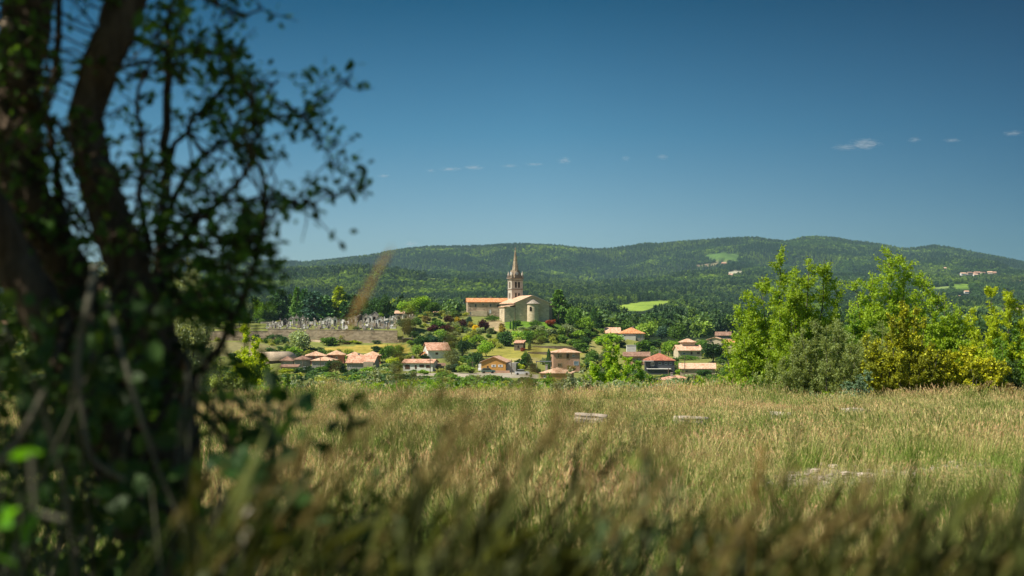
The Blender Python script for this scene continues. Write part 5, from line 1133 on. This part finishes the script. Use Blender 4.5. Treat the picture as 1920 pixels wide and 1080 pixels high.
k &= ~(inpoly(pxm, rwm, gravel) & (g.uniform(0, 1, n) < .8)); k &= ~((rwm > 880) & (rwm < 895) & (pxm > 1040) & (pxm < 1220) & (g.uniform(0, 1, n) < .8))
x, d, z = x[k], d[k], z[k]; n = len(x); kk = g.choice(4, n, p=[.4, .25, .25, .1]); s = g.uniform(.75, 1.2, n)*np.where(d > 45, .9, 1); nz = fbm(x, d, 4.5, 2, 8.)
s *= 1 + .35*nz; rwn = 600 - z/d*F; pxn = 960 + F*x/d; s = np.where((d < 19) & (d > 4) & (pxn > 1250) & (rwn > 880), s*.62, s); s = s*np.where(d > 44, 1 + 1.1*np.clip(fbm(x, d, 3.2, 2, 31.), -.3, .6), 1); ws = np.where(d > 35, 1.35, 1.1)
scatter_obj('meadow_grass', np.stack([x, d, z], -1), np.stack([s*ws, s*ws, s], -1), tsrc, kk, 'dry tan and green meadow grass covering the plateau in front of the village', 'grass', .12, 4)
# pale blocks and stones lying in the grass
def rock(name, px, d, w_, h_, dp, lab, cat='stone', seed=1, group=None, z=None, boxy=True):
    import bmesh
    bm = bmesh.new(); bmesh.ops.create_cube(bm, size=1); bmesh.ops.subdivide_edges(bm, edges=bm.edges[:], cuts=4, use_grid_fill=True)
    for v_ in bm.verts:
        p = v_.co; 
        if not boxy: v_.co = p.normalized()*.55
        n_ = mnoise.fractal(p*2.2+Vector((seed*3.1, 0, 0)), 1, 2, 3)*(.07 if boxy else .22); v_.co += p.normalized()*n_; v_.co *= (1-.12*(abs(p.x*2)**4+abs(p.y*2)**4+abs(p.z*2)**4)/3)
    me = bpy.data.meshes.new(name); bm.to_mesh(me); bm.free()
    for p_ in me.polygons: p_.use_smooth = True
    o_ = link(name, me, M['limestone']); x_, y_, z_ = at(px, d); o_.location = (x_, y_, z_+h_*.2 if z is None else z); o_.scale = (w_, dp, h_); o_.rotation_euler = (R((seed*37) % 9-4), R((seed*53) % 9-4), R((seed*71) % 50-25)); tag(o_, lab, cat, group); return o_
rock('limestone_block', 1108, 26, .62, .2, .4, 'pale limestone block, leftmost of the four at the back of the meadow', seed=1, z=zrow(785, 26))
rock('limestone_block', 1295, 26, .62, .2, .36, 'flat limestone block, second from the left in the meadow', seed=2, z=zrow(790, 26))
rock('limestone_block', 1465, 29, .5, .24, .4, 'half sunken limestone block, third from the left in the meadow', seed=3, z=zrow(783, 29))
rock('limestone_block', 1602, 31, .52, .3, .5, 'limestone block under the taller broom, rightmost of the four in the meadow', seed=4, z=zrow(778, 31))
g = np.random.default_rng(66)
for i in range(95):
    if i < 60: px = g.uniform(1395, 1880); yy = 910 - (px-1395)*.08 + g.normal(0, 8)
    else: px = g.uniform(640, 1240); yy = g.uniform(862, 896)
    dd = 1.25/((yy-600)/F - .037); s = g.uniform(.03, .11)
    rock('meadow_stone', px, dd, s*1.4, s*.8, s, 'small pale stone lying in the bare gravel patch of the meadow' if i < 60 else 'small pale stone half hidden in the meadow grass left of the gravel patch', seed=i+10, group='loose stones in the meadow', boxy=False)
# ------------------------------------------------------------------ the dark tree beside the camera
def PP(px, py, d): return np.array([(px-960)/F*d, d, (600-py)/F*d])
def poly(pts, dd=None):
    return (np.array([PP(p[0], p[1], p[2]) for p in pts]), np.array([p[3]/F*p[2] for p in pts]))
def smooth(P, r, n=5):
    """Catmull-Rom resample"""
    m = len(P); out = []; ro = []
    for i in range(m-1):
        p0 = P[max(i-1, 0)]; p1 = P[i]; p2 = P[i+1]; p3 = P[min(i+2, m-1)]
        for t_ in np.linspace(0, 1, n, endpoint=False):
            out.append(.5*((2*p1)+(-p0+p2)*t_+(2*p0-5*p1+4*p2-p3)*t_**2+(-p0+3*p1-3*p2+p3)*t_**3)); ro.append(r[i]*(1-t_)+r[i+1]*t_)
    out.append(P[-1]); ro.append(r[-1]); return np.array(out), np.array(ro)
TRK = [
 [(300,-420,3.3,30),(275,-180,3.2,34),(237,0,3.05,36),(195,100,3.0,36),(165,200,3.0,33),(170,290,2.95,35),(195,380,2.9,38),(226,460,2.9,42),(252,560,2.9,44),(275,680,2.9,48),(298,820,2.9,54),(310,960,2.9,64),(318,1250,2.9,75),(330,1950,2.9,100)],
 [(20,-420,3.5,38),(60,-150,3.4,42),(55,0,3.3,46),(35,120,3.2,46),(25,250,3.1,50),(50,370,3.0,46),(100,460,3.0,42),(150,560,3.0,40),(205,700,2.95,42),(262,860,2.9,48),(300,1050,2.9,60)],
 [(-160,120,2.6,36),(-60,330,2.65,38),(15,465,2.7,42),(70,570,2.7,42),(130,690,2.75,40),(205,820,2.8,44),(270,1000,2.85,50)],
 [(320,15,3.2,5),(314,140,3.2,8),(309,300,3.15,9),(305,400,3.1,10),(300,480,3.1,13),(301,560,3.05,17),(318,640,3.0,19),(335,700,3.0,21),(346,780,2.95,24),(350,900,2.95,32),(340,1100,2.9,45)]]
BRN = [
 [(105,-60,3.1,6),(112,80,3.1,7),(90,200,3.1,7),(100,300,3.1,8),(114,380,3.1,9),(125,470,3.0,10)],
 [(355,30,3.2,3),(330,70,3.2,4),(314,140,3.2,6)], [(235,60,3.05,9),(290,88,3.1,6),(350,98,3.1,5),(405,100,3.15,5),(455,98,3.2,3)], [(408,102,3.15,4),(410,65,3.15,3)],
 [(330,-30,3.0,5),(400,2,3.1,4),(445,24,3.1,3),(490,17,3.1,2)], [(300,450,3.1,8),(340,345,3.1,6),(385,290,3.1,5),(440,250,3.1,4),(500,180,3.1,3),(520,150,3.1,2)],
 [(302,500,3.1,8),(360,425,3.05,6),(425,370,3.05,5),(470,300,3.05,4),(480,230,3.05,2)], [(309,310,3.15,6),(350,240,3.2,5),(400,190,3.2,4),(450,130,3.2,2)],
 [(440,255,3.1,4),(505,225,3.1,3),(560,215,3.15,3),(600,190,3.15,2),(655,148,3.2,1.5)], [(500,182,3.1,3),(560,213,3.1,3),(598,265,3.1,2),(630,314,3.1,1.5)],
 [(425,372,3.05,4),(520,374,3.05,3),(580,382,3.05,2.5),(640,362,3.1,2),(686,352,3.1,1.5)], [(345,760,2.95,12),(368,700,2.95,8),(408,655,2.9,7),(445,582,2.9,6),(482,480,2.9,5),(500,400,2.9,3)],
 [(350,700,2.9,6),(400,775,2.7,5),(450,800,2.6,4),(520,850,2.5,3)], [(352,760,2.9,6),(420,820,2.6,5),(450,900,2.5,4),(520,1000,2.4,3)], [(195,380,2.9,9),(150,300,2.8,6),(120,240,2.8,5),(60,200,2.8,3)],
 [(280,470,3.0,8),(262,380,3.1,6),(270,280,3.1,5),(255,180,3.1,4),(290,100,3.1,2)], [(100,470,3.0,9),(60,430,2.8,6),(-20,400,2.7,4)], [(160,560,2.6,7),(175,640,2.5,6),(150,760,2.4,5),(175,880,2.3,4),(230,960,2.3,3)],
 [(185,520,2.9,8),(215,620,2.6,6),(235,720,2.5,5),(300,860,2.4,4)], [(130,600,2.7,7),(95,700,2.4,5),(40,800,2.3,5),(-20,870,2.3,4)]]
# limbs going up and out over the viewer's left, carrying the shading crown
UP = [[(237,0,3.05,30),(160,-300,2.9,24),(-200,-700,2.7,18),(-700,-1000,2.6,10)], [(55,0,3.3,38),(-150,-350,3.2,28),(-600,-600,3.0,20),(-1200,-800,2.8,10)],
      [(20,-420,3.5,30),(100,-900,3.2,20),(50,-1400,2.6,12),(-100,-1900,2.2,7)], [(-160,120,2.6,30),(-500,-150,2.3,22),(-900,-450,2.0,16),(-1500,-700,1.8,8)], [(300,-420,3.3,24),(380,-800,3.5,16),(420,-1200,3.4,10),(500,-1500,3.2,6)]]
r_ = empty('hedgerow_tree', (float(PP(330,1850,2.9)[0]), 2.9, float(plateau(0, 2.9))))
ox = np.array(r_.location)
tp = [smooth(*poly(p)) for p in TRK]; g = np.random.default_rng(12)
for P_, q in tp: P_ += g.normal(0, .0035, P_.shape)
Vt_, Ft_ = tubes(tp, 12); link('trunk', npmesh('trunk', Vt_-ox, [Ft_], True), M['bark'], r_)
bp = [smooth(*poly(p)) for p in BRN+UP]
SHADE_LIMBS = [[(-1.03,3.5,1.35),(-1.2,3.2,2.3),(-1.0,2.8,3.4),(-.4,2.4,4.6),(.2,2.2,5.2)],[(-1.03,3.5,1.35),(-1.7,3.0,2.4),(-2.0,2.3,3.6),(-1.7,1.6,4.8)],[(-1.2,3.2,2.3),(-.4,3.4,3.4),(.5,3.6,4.3),(1.1,3.6,4.7)],[(-2.0,2.3,3.6),(-1.2,1.4,4.4),(-.6,.9,4.8)]]  # extra limbs out of view, added so their leaves shade the near grass
for q in SHADE_LIMBS: bp.append(smooth(np.array(q, float), np.linspace(.035, .008, len(q))))
for P_, q in bp: P_ += g.normal(0, .003, P_.shape)
skel = np.concatenate([p[0] for p in bp[:len(BRN)]] + [tp[0][0], tp[1][0], tp[3][0]]); skel_up = np.concatenate([p[0] for p in bp[len(BRN):]])
tw = []; LP = []; LD = []
def twig(seed_pt, dirv, L, nl, sk=skel, lr=.012):
    """a leafy twig growing from the nearest limb through seed_pt"""
    k = np.argmin(np.sum((sk-seed_pt)**2, 1)); a = sk[k]; e = seed_pt + dirv*L; md_ = (a+seed_pt)/2 + g.normal(0, .012, 3)
    tw.append((np.array([a, md_, seed_pt, seed_pt+dirv*L*.5+g.normal(0, .006, 3), e]), np.array([.0032, .0028, .0022, .0016, .0010])))
    s = g.uniform(-.15, 1.05, nl)[:, None]; LP.append(seed_pt + dirv*L*s + g.normal(0, lr, (nl, 3))); LD.append(np.tile(dirv, (nl, 1))*.5 + rand_unit(nl, g))
# named sprays first: leaves along the outer branches
for b in bp[:len(BRN)]:
    P_, q = b
    if q[-1] > .0045: continue
    n = len(P_)
    for k in range(n//4, n):
        if g.uniform() < .75:
            dv = rand_unit(1, g)[0]*.8 + np.array([.2, 0, .1]); dv /= np.linalg.norm(dv); twig(P_[k]+dv*.01, dv, g.uniform(.03, .08), int(g.integers(5, 11)), P_, .009)
region = [(-60,-60),(160,-60),(300,70),(420,120),(500,140),(545,230),(530,330),(585,380),(540,420),(525,510),(450,600),(300,620),(-60,620)]
cnt = 0
while cnt < 300:
    px_, py_ = g.uniform(-60, 600), g.uniform(-60, 620)
    if not inpoly(np.array([px_]), np.array([py_]), region)[0]: continue
    if mnoise.noise((px_/60, py_/60, 3.3)) < .02 and px_ > 20: continue
    if px_ > 330 and py_ < 330 and g.uniform() < .3: continue
    dv = rand_unit(1, g)[0] + np.array([.3, 0, .1]); dv /= np.linalg.norm(dv); twig(PP(px_, py_, g.uniform(2.75, 3.5)), dv, g.uniform(.05, .11), int(g.integers(5, 11))); cnt += 1
for cx_, cy_, rr_, nn in ((470,450,40,34),(430,150,30,9),(445,250,32,12),(380,560,60,40),(330,20,30,5),(270,60,25,4),(40,120,50,14),(30,300,50,14),(230,330,30,5),(330,440,60,22),(210,470,60,16)):
    for k in range(nn):
        dv = rand_unit(1, g)[0]; twig(PP(cx_+g.normal(0, rr_*.6), cy_+g.normal(0, rr_*.6), g.uniform(2.7, 3.3)), dv, g.uniform(.04, .09), int(g.integers(8, 14)))
for cx_, cy_ in ((352,15),(330,-5),(262,62),(345,35)):
    LP.append(PP(cx_, cy_, 2.4)[None]+g.normal(0, .008, (3, 3))); LD.append(rand_unit(3, g))
nvis = sum(len(a) for a in LP)
# the crown overhead and to the left, outside the picture, shading everything near
for k in range(2200):
    c0_ = skel_up[g.integers(len(skel_up))] + g.normal(0, .36, 3)
    if c0_[1] < .5 or ((600-c0_[2]/c0_[1]*F) > -260 and (960+c0_[0]/c0_[1]*F) > -260): continue
    dv = rand_unit(1, g)[0]; twig(c0_, dv, g.uniform(.08, .2), int(g.integers(10, 18)), skel_up, .03)
bp = bp + tw
Vb, Fb = tubes(bp[:len(BRN)+len(UP)+len(SHADE_LIMBS)], 7); Vw, Fw = tubes(tw, 3)
link('branches', npmesh('branches', np.concatenate([Vb, Vw])-ox, [Fb, Fw+len(Vb)], True), M['bark'], r_)
LP = np.concatenate(LP); LD = np.concatenate(LD); LD /= np.linalg.norm(LD, axis=1)[:, None]
sz = np.full(len(LP), .021); sz[nvis-12:nvis] = .036; sz[nvis:] = .06
Vl, Fl = leaf_ovals(LP, sz, g, .62, LD); M['elmleaf'] = foliage_mat('elm_leaves', (.075, .16, .03), .6, .45)
link('crown', npmesh('crown', Vl-ox, [Fl]), M['elmleaf'], r_); print('tree leaves', len(LP))
tag(r_, 'dark gnarled hedgerow tree with twisted trunks and small leaves filling the left side', 'tree')
# broken pale end of wood on the trunk and orange scar
def blob(name, px, py, d, w_, h_, m, par):
    p = PP(px, py, d); P2, F2 = tubes([(np.array([p-[0, 0, h_/2], p-[0, 0, h_*.3], p, p+[0, 0, h_*.3], p+[0, 0, h_/2]])+g.normal(0, .002, (5, 3)), np.array([.1, .8, 1, .7, .1])*w_/2)], 8)
    return link(name, npmesh(name, P2-ox, [F2], True), m, par)
M['rawwood'] = flat('bare_wood', (.30, .13, .035), .8, .1); M['palewood'] = flat('pale_cut_wood', (.5, .4, .3), .8, .1)
blob('split_wood', 341, 735, 2.85, .014, .14, M['rawwood'], r_); blob('cut_stub', 12, 48, 3.0, .03, .035, M['palewood'], r_)
# ------------------------------------------------------------------ shaded undergrowth at its foot
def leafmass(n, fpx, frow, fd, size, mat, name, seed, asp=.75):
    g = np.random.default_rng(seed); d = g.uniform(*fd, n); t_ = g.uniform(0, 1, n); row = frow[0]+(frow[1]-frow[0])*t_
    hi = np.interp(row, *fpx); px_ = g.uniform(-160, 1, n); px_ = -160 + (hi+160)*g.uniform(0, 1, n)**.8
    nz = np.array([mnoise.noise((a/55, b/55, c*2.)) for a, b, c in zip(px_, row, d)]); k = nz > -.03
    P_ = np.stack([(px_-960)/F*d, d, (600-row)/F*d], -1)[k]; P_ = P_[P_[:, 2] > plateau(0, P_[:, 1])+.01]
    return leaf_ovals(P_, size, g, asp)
sky_px = ([540, 620, 700, 800, 900, 1000, 1150, 1400], [315, 315, 335, 350, 375, 410, 500, 540])
M['deadstem'] = bark_mat('dead_stem', (.07, .065, .045), (.2, .19, .135), 30)
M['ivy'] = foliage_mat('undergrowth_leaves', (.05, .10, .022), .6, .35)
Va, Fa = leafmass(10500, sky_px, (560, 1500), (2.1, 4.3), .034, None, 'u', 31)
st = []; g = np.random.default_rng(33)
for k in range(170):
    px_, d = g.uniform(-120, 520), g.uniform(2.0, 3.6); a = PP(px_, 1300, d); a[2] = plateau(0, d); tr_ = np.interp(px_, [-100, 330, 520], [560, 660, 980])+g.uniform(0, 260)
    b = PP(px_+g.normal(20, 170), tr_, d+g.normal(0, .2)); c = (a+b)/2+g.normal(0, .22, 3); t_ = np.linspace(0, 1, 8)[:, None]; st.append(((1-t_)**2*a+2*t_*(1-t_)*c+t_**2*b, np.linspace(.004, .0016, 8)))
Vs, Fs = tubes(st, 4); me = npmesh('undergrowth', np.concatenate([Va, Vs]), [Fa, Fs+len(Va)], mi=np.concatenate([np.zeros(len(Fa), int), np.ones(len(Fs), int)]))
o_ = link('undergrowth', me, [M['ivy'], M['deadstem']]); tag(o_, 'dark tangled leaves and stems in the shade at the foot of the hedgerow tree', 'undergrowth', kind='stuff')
# dead pale creeper stems hanging down in front of the trunks
for lab, pts in (('long pale dead creeper stem hanging in front of the left trunks', [(178,500,2.2,7),(165,570,2.1,8),(150,640,2.1,7),(146,700,2.1,7),(158,790,2.1,6),(175,860,2.1,5),(235,900,2.1,4)]),
  ('slanting grey dead stem crossing the lower left shade', [(85,730,1.9,6),(55,790,1.9,7),(15,850,1.9,7),(-40,900,1.9,7)]),
  ('thin dead stem curving down beside the main trunk', [(200,560,2.2,5),(240,700,2.1,5),(290,860,2.1,4),(340,980,2.1,4),(360,1060,2.1,3)]),
  ('bent pale dead stalk standing low at the left', [(60,850,1.5,7),(66,930,1.5,8),(72,960,1.5,7),(120,975,1.5,5)])):
    V_, F_ = tubes([smooth(*poly(pts))], 7); tag(link('dead_stem', npmesh('dead_stem', V_, [F_], True), M['deadstem']), lab, 'stem', 'dead creeper stems under the hedgerow tree')
# leafy weeds lit at the very bottom left, brambles to the right of the trunk
def leafy(name, lab, cat, stems, nl, size, col, seed, tr=.4, asp=.6, jit=.03):
    g = np.random.default_rng(seed); sp_ = [smooth(*poly(s)) for s in stems]; P_ = []
    for C, q in sp_: k = g.integers(len(C)//5, len(C), nl); P_.append(C[k]+g.normal(0, jit, (nl, 3)))
    P_ = np.concatenate(P_); V1, F1 = tubes(sp_, 5); V2, F2 = leaf_ovals(P_, size, g, asp); r2 = empty(name, tuple(sp_[0][0][0])); oo = sp_[0][0][0]
    link('stems', npmesh('stems', V1-oo, [F1], True), M['deadstem'], r2); link('leaves', npmesh('leaves', V2-oo, [F2]), foliage_mat(name+'_leaves', col, .4, tr), r2); tag(r2, lab, cat)
leafy('leafy_weed', 'bright green broad-leaved weed lit at the bottom left corner', 'weed', [[(-60,1400,1.6,5),(-20,1100,1.6,4),(5,900,1.6,3)], [(0,1400,1.6,5),(30,1100,1.6,4),(40,930,1.6,3)]], 9, .05, (.12, .34, .02), 51, .5, .42, .014)
leafy('bramble', 'dark green bramble with arching stems right of the tree foot', 'bramble', [[(380,1500,2.2,5),(430,1000,2.1,5),(480,850,2.0,4),(560,790,2.0,3),(640,800,2.0,2)], [(360,1500,2.0,5),(400,1000,1.9,5),(470,920,1.9,4),(560,930,1.8,3)],
  [(500,1500,2.1,5),(520,1000,2.1,4),(500,800,2.1,3),(470,740,2.1,2)], [(600,1500,2.1,5),(640,1050,2.1,4),(700,960,2.1,3),(760,990,2.1,2)]], 60, .034, (.03, .075, .015), 52, .3, .7, .03)
leafy('pale_weed', 'weed with pale dry rounded leaves right of the tree foot', 'weed', [[(440,1500,1.5,4),(450,1100,1.5,3),(455,940,1.5,2)], [(470,1500,1.5,4),(490,1150,1.5,3),(480,1000,1.5,2)]], 5, .018, (.42, .40, .34), 53, .3, .8, .012)
leafy('grey_weed', 'blurred grey-green leafy weed close to the viewer on the right of the middle', 'weed', [[(1230,1500,1.5,4),(1215,1050,1.5,3),(1205,830,1.5,2)], [(1180,1500,1.6,4),(1160,1100,1.6,3),(1140,960,1.6,2)], [(1280,1500,1.5,4),(1260,1150,1.5,3),(1250,900,1.5,2)]], 60, .035, (.16, .24, .11), 54, .5, .16, .012)
# ------------------------------------------------------------------ tall seeding grass right in front of the viewer
M['tallgrass'] = grass_mat('tall_grass', (.09, .12, .025), (.30, .22, .075), (.24, .14, .06))  # grass greens and tans darkened to put the foreground shade into the colour
def stalk_geo(g, base, tip, lean, hl, hw, nsp=26, r=.0011):
    """stalk bent by the wind with a plume of spikelets at its end"""
    t_ = np.linspace(0, 1, 9)[:, None]; c = base*.55+tip*.45 + np.array([-lean, 0, .1*np.linalg.norm(tip-base)]); C = (1-t_)**2*base+2*t_*(1-t_)*c+t_**2*tip
    dv = C[-1]-C[-2]; dv /= np.linalg.norm(dv); dv2 = dv + np.array([.25, 0, -.25]); dv2 /= np.linalg.norm(dv2); s = g.uniform(0, 1, nsp)[:, None]
    P_ = tip - dv*hl*.15 + dv*hl*s*.7 + dv2*hl*s**2*.35 + g.normal(0, 1, (nsp, 3))*hw*.32*(np.sin(np.clip(s*.9+.1, 0, 1)*np.pi))
    D_ = dv + g.normal(0, .35, (nsp, 3)); D_ /= np.linalg.norm(D_, axis=1)[:, None]; return (C, np.linspace(r*1.5, r*.7, 9)), P_, D_
g = np.random.default_rng(71); stk = []; HP = []; HD = []; BL = []
for k in range(290):
    d = 1.4 + 2.2*g.uniform(0, 1)**1.6; px_ = g.uniform(330, 2050); top = np.interp(px_, [330, 500, 800, 1100, 1400, 1700, 1950], [930, 830, 780, 790, 920, 960, 960]) + abs(g.normal(0, 1))*130 + (d-1)*25
    tip = PP(px_, top, d); bz = plateau(0, d); base = np.array([tip[0]-g.uniform(.2, .6), d+g.normal(0, .08), bz])
    if px_ < 480 and top < 950: continue
    a, P_, D_ = stalk_geo(g, base, tip, g.uniform(0, .12), g.uniform(.05, .10), g.uniform(.004, .009), 48); stk.append(a); HP.append(P_); HD.append(D_)
V1, F1 = tubes(stk, 3); HP = np.concatenate(HP); HD = np.concatenate(HD); V2, F2 = leaf_quads(HP, .009, g, .38, HD)
# leaf blades
nb = 3200; d = g.uniform(.9, 4.6, nb); px_ = g.uniform(300, 2060, nb); L = g.uniform(.25, .62, nb); x = (px_-960)/F*d; b0 = np.stack([x, d, plateau(0, d)], -1)
mx_h = (600-np.interp(px_, [300, 700, 1100, 1400, 1900], [1000, 940, 930, 990, 1010]))/F*d - b0[:, 2]; L = np.minimum(L*1.6, np.maximum(mx_h*g.uniform(.6, 1.08, nb), .12))
th = g.normal(.2, .8, nb); ln = g.uniform(.15, .6, nb); t_ = np.linspace(0, 1, 5); dirx = np.stack([np.cos(th), np.sin(th), 0*th], -1)
C = b0[:, None, :] + (t_[None, :, None]*np.array([0, 0, 1.]))*L[:, None, None] + (t_[None, :, None]**2)*(ln*L)[:, None, None]*dirx[:, None, :]
pa = g.uniform(0, 6.28, nb); wdv = np.stack([np.cos(pa), np.sin(pa), 0*pa], -1)[:, None, :]*(g.uniform(.0016, .004, nb)[:, None]*(1-t_*.85)[None, :])[..., None]
V3 = np.stack([C-wdv, C+wdv], 2).reshape(-1, 3); kk_ = (np.arange(nb)[:, None]*10 + np.arange(4)[None, :]*2).reshape(-1, 1); F3 = kk_ + np.array([[0, 1, 3, 2]])
Vg = np.concatenate([V1, V2, V3]); tone = np.concatenate([np.full(len(V1), .5), np.full(len(V2), .95), np.full(len(V3), .1)])
o_ = link('tall_grass', npmesh('tall_grass', Vg, [F1, F2+len(V1), F3+len(V1)+len(V2)], attrs={'tone': tone}), M['tallgrass'])
tag(o_, 'tall wind-bent seeding grass out of focus right in front of the viewer', 'grass', kind='stuff')
# low leaves along the bottom, coloured dark to stand in for shade
g = np.random.default_rng(72); n = 8000; d = g.uniform(1.4, 3.4, n); px_ = g.uniform(350, 2000, n)
lim = np.interp(px_, [350, 600, 900, 1300, 1900], [1015, 1035, 1055, 1060, 1060]) + np.array([mnoise.noise((a/45, 2.2, b*2)) for a, b in zip(px_, d)])*200; rw_ = lim + 330*g.uniform(0, 1, n)**1.2
P_ = np.stack([(px_-960)/F*d, d, (600-rw_)/F*d], -1); nz = np.array([mnoise.noise((a*5, b*5, c*5)) for a, b, c in P_]); P_ = P_[nz > -.05]; D_ = g.normal(0, .45, P_.shape)+np.array([.45, 0, 1.]); D_ /= np.linalg.norm(D_, axis=1)[:, None]; nl_ = len(P_)*5//6; V_, F_ = leaf_ovals(P_[:nl_], .085, g, .085, D_[:nl_]); V4_, F4_ = leaf_ovals(P_[nl_:], .024, g, .6); V_, F_ = np.concatenate([V_, V4_]), np.concatenate([F_, F4_+len(V_)]); o_ = link('low_weeds', npmesh('low_weeds', V_, [F_]), foliage_mat('weed_leaves', (.085, .10, .025), .75, .4))
tag(o_, 'low green weeds among the nearest grass, darkened in place of shade', 'weeds', kind='stuff')
M['goldgrass'] = grass_mat('golden_grass', (.45, .30, .10), (.60, .42, .16), (.6, .36, .16))
for i, (lab, tip, bx_, d, hl, hw) in enumerate((
  ('blurred golden seed head rising alone against the hill left of the church', (662,598), 60, 1.6, .10, .008),
  ('blurred olive grass head slanting over the pink end house', (745,700), 700, 1.4, .08, .008),
  ('blurred brown grass head leaning across the white bungalow corner', (825,750), 770, 1.4, .09, .008),
  ('blurred dark grass head leaning in front of the orange-walled bungalow', (985,765), 920, 1.5, .09, .009),
  ('grey-brown grass head left of the first limestone block', (1040,775), 1010, 1.4, .07, .007),
  ('pale brown bushy seed head above the gravel patch, nearest the middle right', (1415,930), 1400, 1.6, .06, .013),
  ('reddish slanting grass head over the gravel patch', (1475,915), 1440, 1.5, .07, .008))):
    tipp = PP(*tip, d); base = np.array([(bx_-960)/F*d-.04, d+.02, plateau(0, d)]); gg = np.random.default_rng(300+i); a, P_, D_ = stalk_geo(gg, base, tipp, .0, hl, hw, 90, .0009)
    V1, F1 = tubes([a], 4); V2, F2 = leaf_quads(P_, .009, gg, .4, D_); r2 = empty('grass_stalk', tuple(base))
    link('stem', npmesh('stem', V1-base, [F1], attrs={'tone': np.full(len(V1), .4)}), M['goldgrass' if i in (0, 5) else 'tallgrass'], r2); link('seed_head', npmesh('seed_head', V2-base, [F2], attrs={'tone': np.full(len(V2), .8)}), M['goldgrass' if i in (0, 5) else 'tallgrass'], r2); tag(r2, lab, 'grass stalk', 'tall grass stalks near the viewer')
# ------------------------------------------------------------------ small cirrus shreds, far outside the haze
m, t, o = new_mat('cloud_vapour'); tcn = nd(t, "TexCoord").outputs['Object']; mp = nd(t, "Mapping"); mp.inputs['Scale'].default_value = (1.2, 1, 1.6); t.links.new(tcn, mp.inputs[0])
oi = nd(t, "ObjectInfo"); ad = nd(t, "VectorMath", operation='ADD'); cx = nd(t, "CombineXYZ"); t.links.new(mth(t, 'MULTIPLY', oi.outputs['Random'], 40.), cx.inputs[0]); t.links.new(mp.outputs[0], ad.inputs[0]); t.links.new(cx.outputs[0], ad.inputs[1])
nn_ = noise(t, 2.2, 4, .65, ad.outputs[0], .8); ln_ = nd(t, "VectorMath", operation='LENGTH'); t.links.new(tcn, ln_.inputs[0])
den = mth(t, 'MULTIPLY', mth(t, 'MAXIMUM', mth(t, 'SUBTRACT', mth(t, 'SUBTRACT', nn_, .30), mth(t, 'MULTIPLY', ln_.outputs['Value'], .32)), 0.), .024)
pv = nd(t, "VolumePrincipled"); pv.inputs['Color'].default_value = (.95, .97, 1, 1); pv.inputs['Anisotropy'].default_value = .2; t.links.new(den, pv.inputs['Density']); t.links.new(pv.outputs[0], o.inputs['Volume'])
CLM = None
for px_, py_, w_, h_, lab in ((1622,270,62,24,'largest white cirrus shred, high on the right over the poplar-like tree'),(1585,276,50,12,'thin left tail of the largest cirrus shred'),(888,314,44,10,'brightest streak of the cirrus line left of the spire'),(845,317,44,9,'streak just left of the brightest one in the cirrus line'),
  (808,320,20,9,'small shred at the left end of the cirrus line'),(955,311,36,7,'faint streak above the church spire'),(1002,308,40,6,'faintest long streak right of the spire'),(1058,301,30,15,'fluffy shred right above the church conifer'),(1173,297,20,12,'small round shred in the middle of the sky'),
  (1243,294,26,12,'small oval shred, right one of the middle pair'),(720,330,28,9,'lone shred left below the cirrus line'),(1715,262,28,12,'veil-like shred right of the largest cirrus'),(1785,263,36,8,'thin faint streak further right of the largest cirrus'),(1900,250,40,12,'veil at the right picture edge'),(770,457,32,12,'tiny low cloud just over the hill on the left')):
    d = 17000.; a = float(PP(px_, py_, d)[0]); c_ = float(PP(px_, py_, d)[2])
    if CLM is None:
        import bmesh
        bm = bmesh.new(); bmesh.ops.create_icosphere(bm, subdivisions=3, radius=1); CLM = bpy.data.meshes.new('cloud'); bm.to_mesh(CLM); bm.free()
    o_ = link('cloud', CLM, m); o_.location = (a, d, c_); o_.scale = (w_/F*d*.6, w_/F*d*.4, h_/F*d*.6); tag(o_, lab, 'cloud', 'cirrus shreds in the blue sky')
# ------------------------------------------------------------------ haze
m, t, o = new_mat('haze_air'); pv = nd(t, "VolumePrincipled"); pv.inputs['Color'].default_value = (.50, .78, 1, 1); pv.inputs['Density'].default_value = 3.8e-5; pv.inputs['Anisotropy'].default_value = .1
t.links.new(pv.outputs[0], o.inputs['Volume'])
zl = float(Z.min())-1; hb = MB().box(-9100, 9100, -9100, 9100, zl, 400).build('haze', m); tag(hb, kind='stuff')
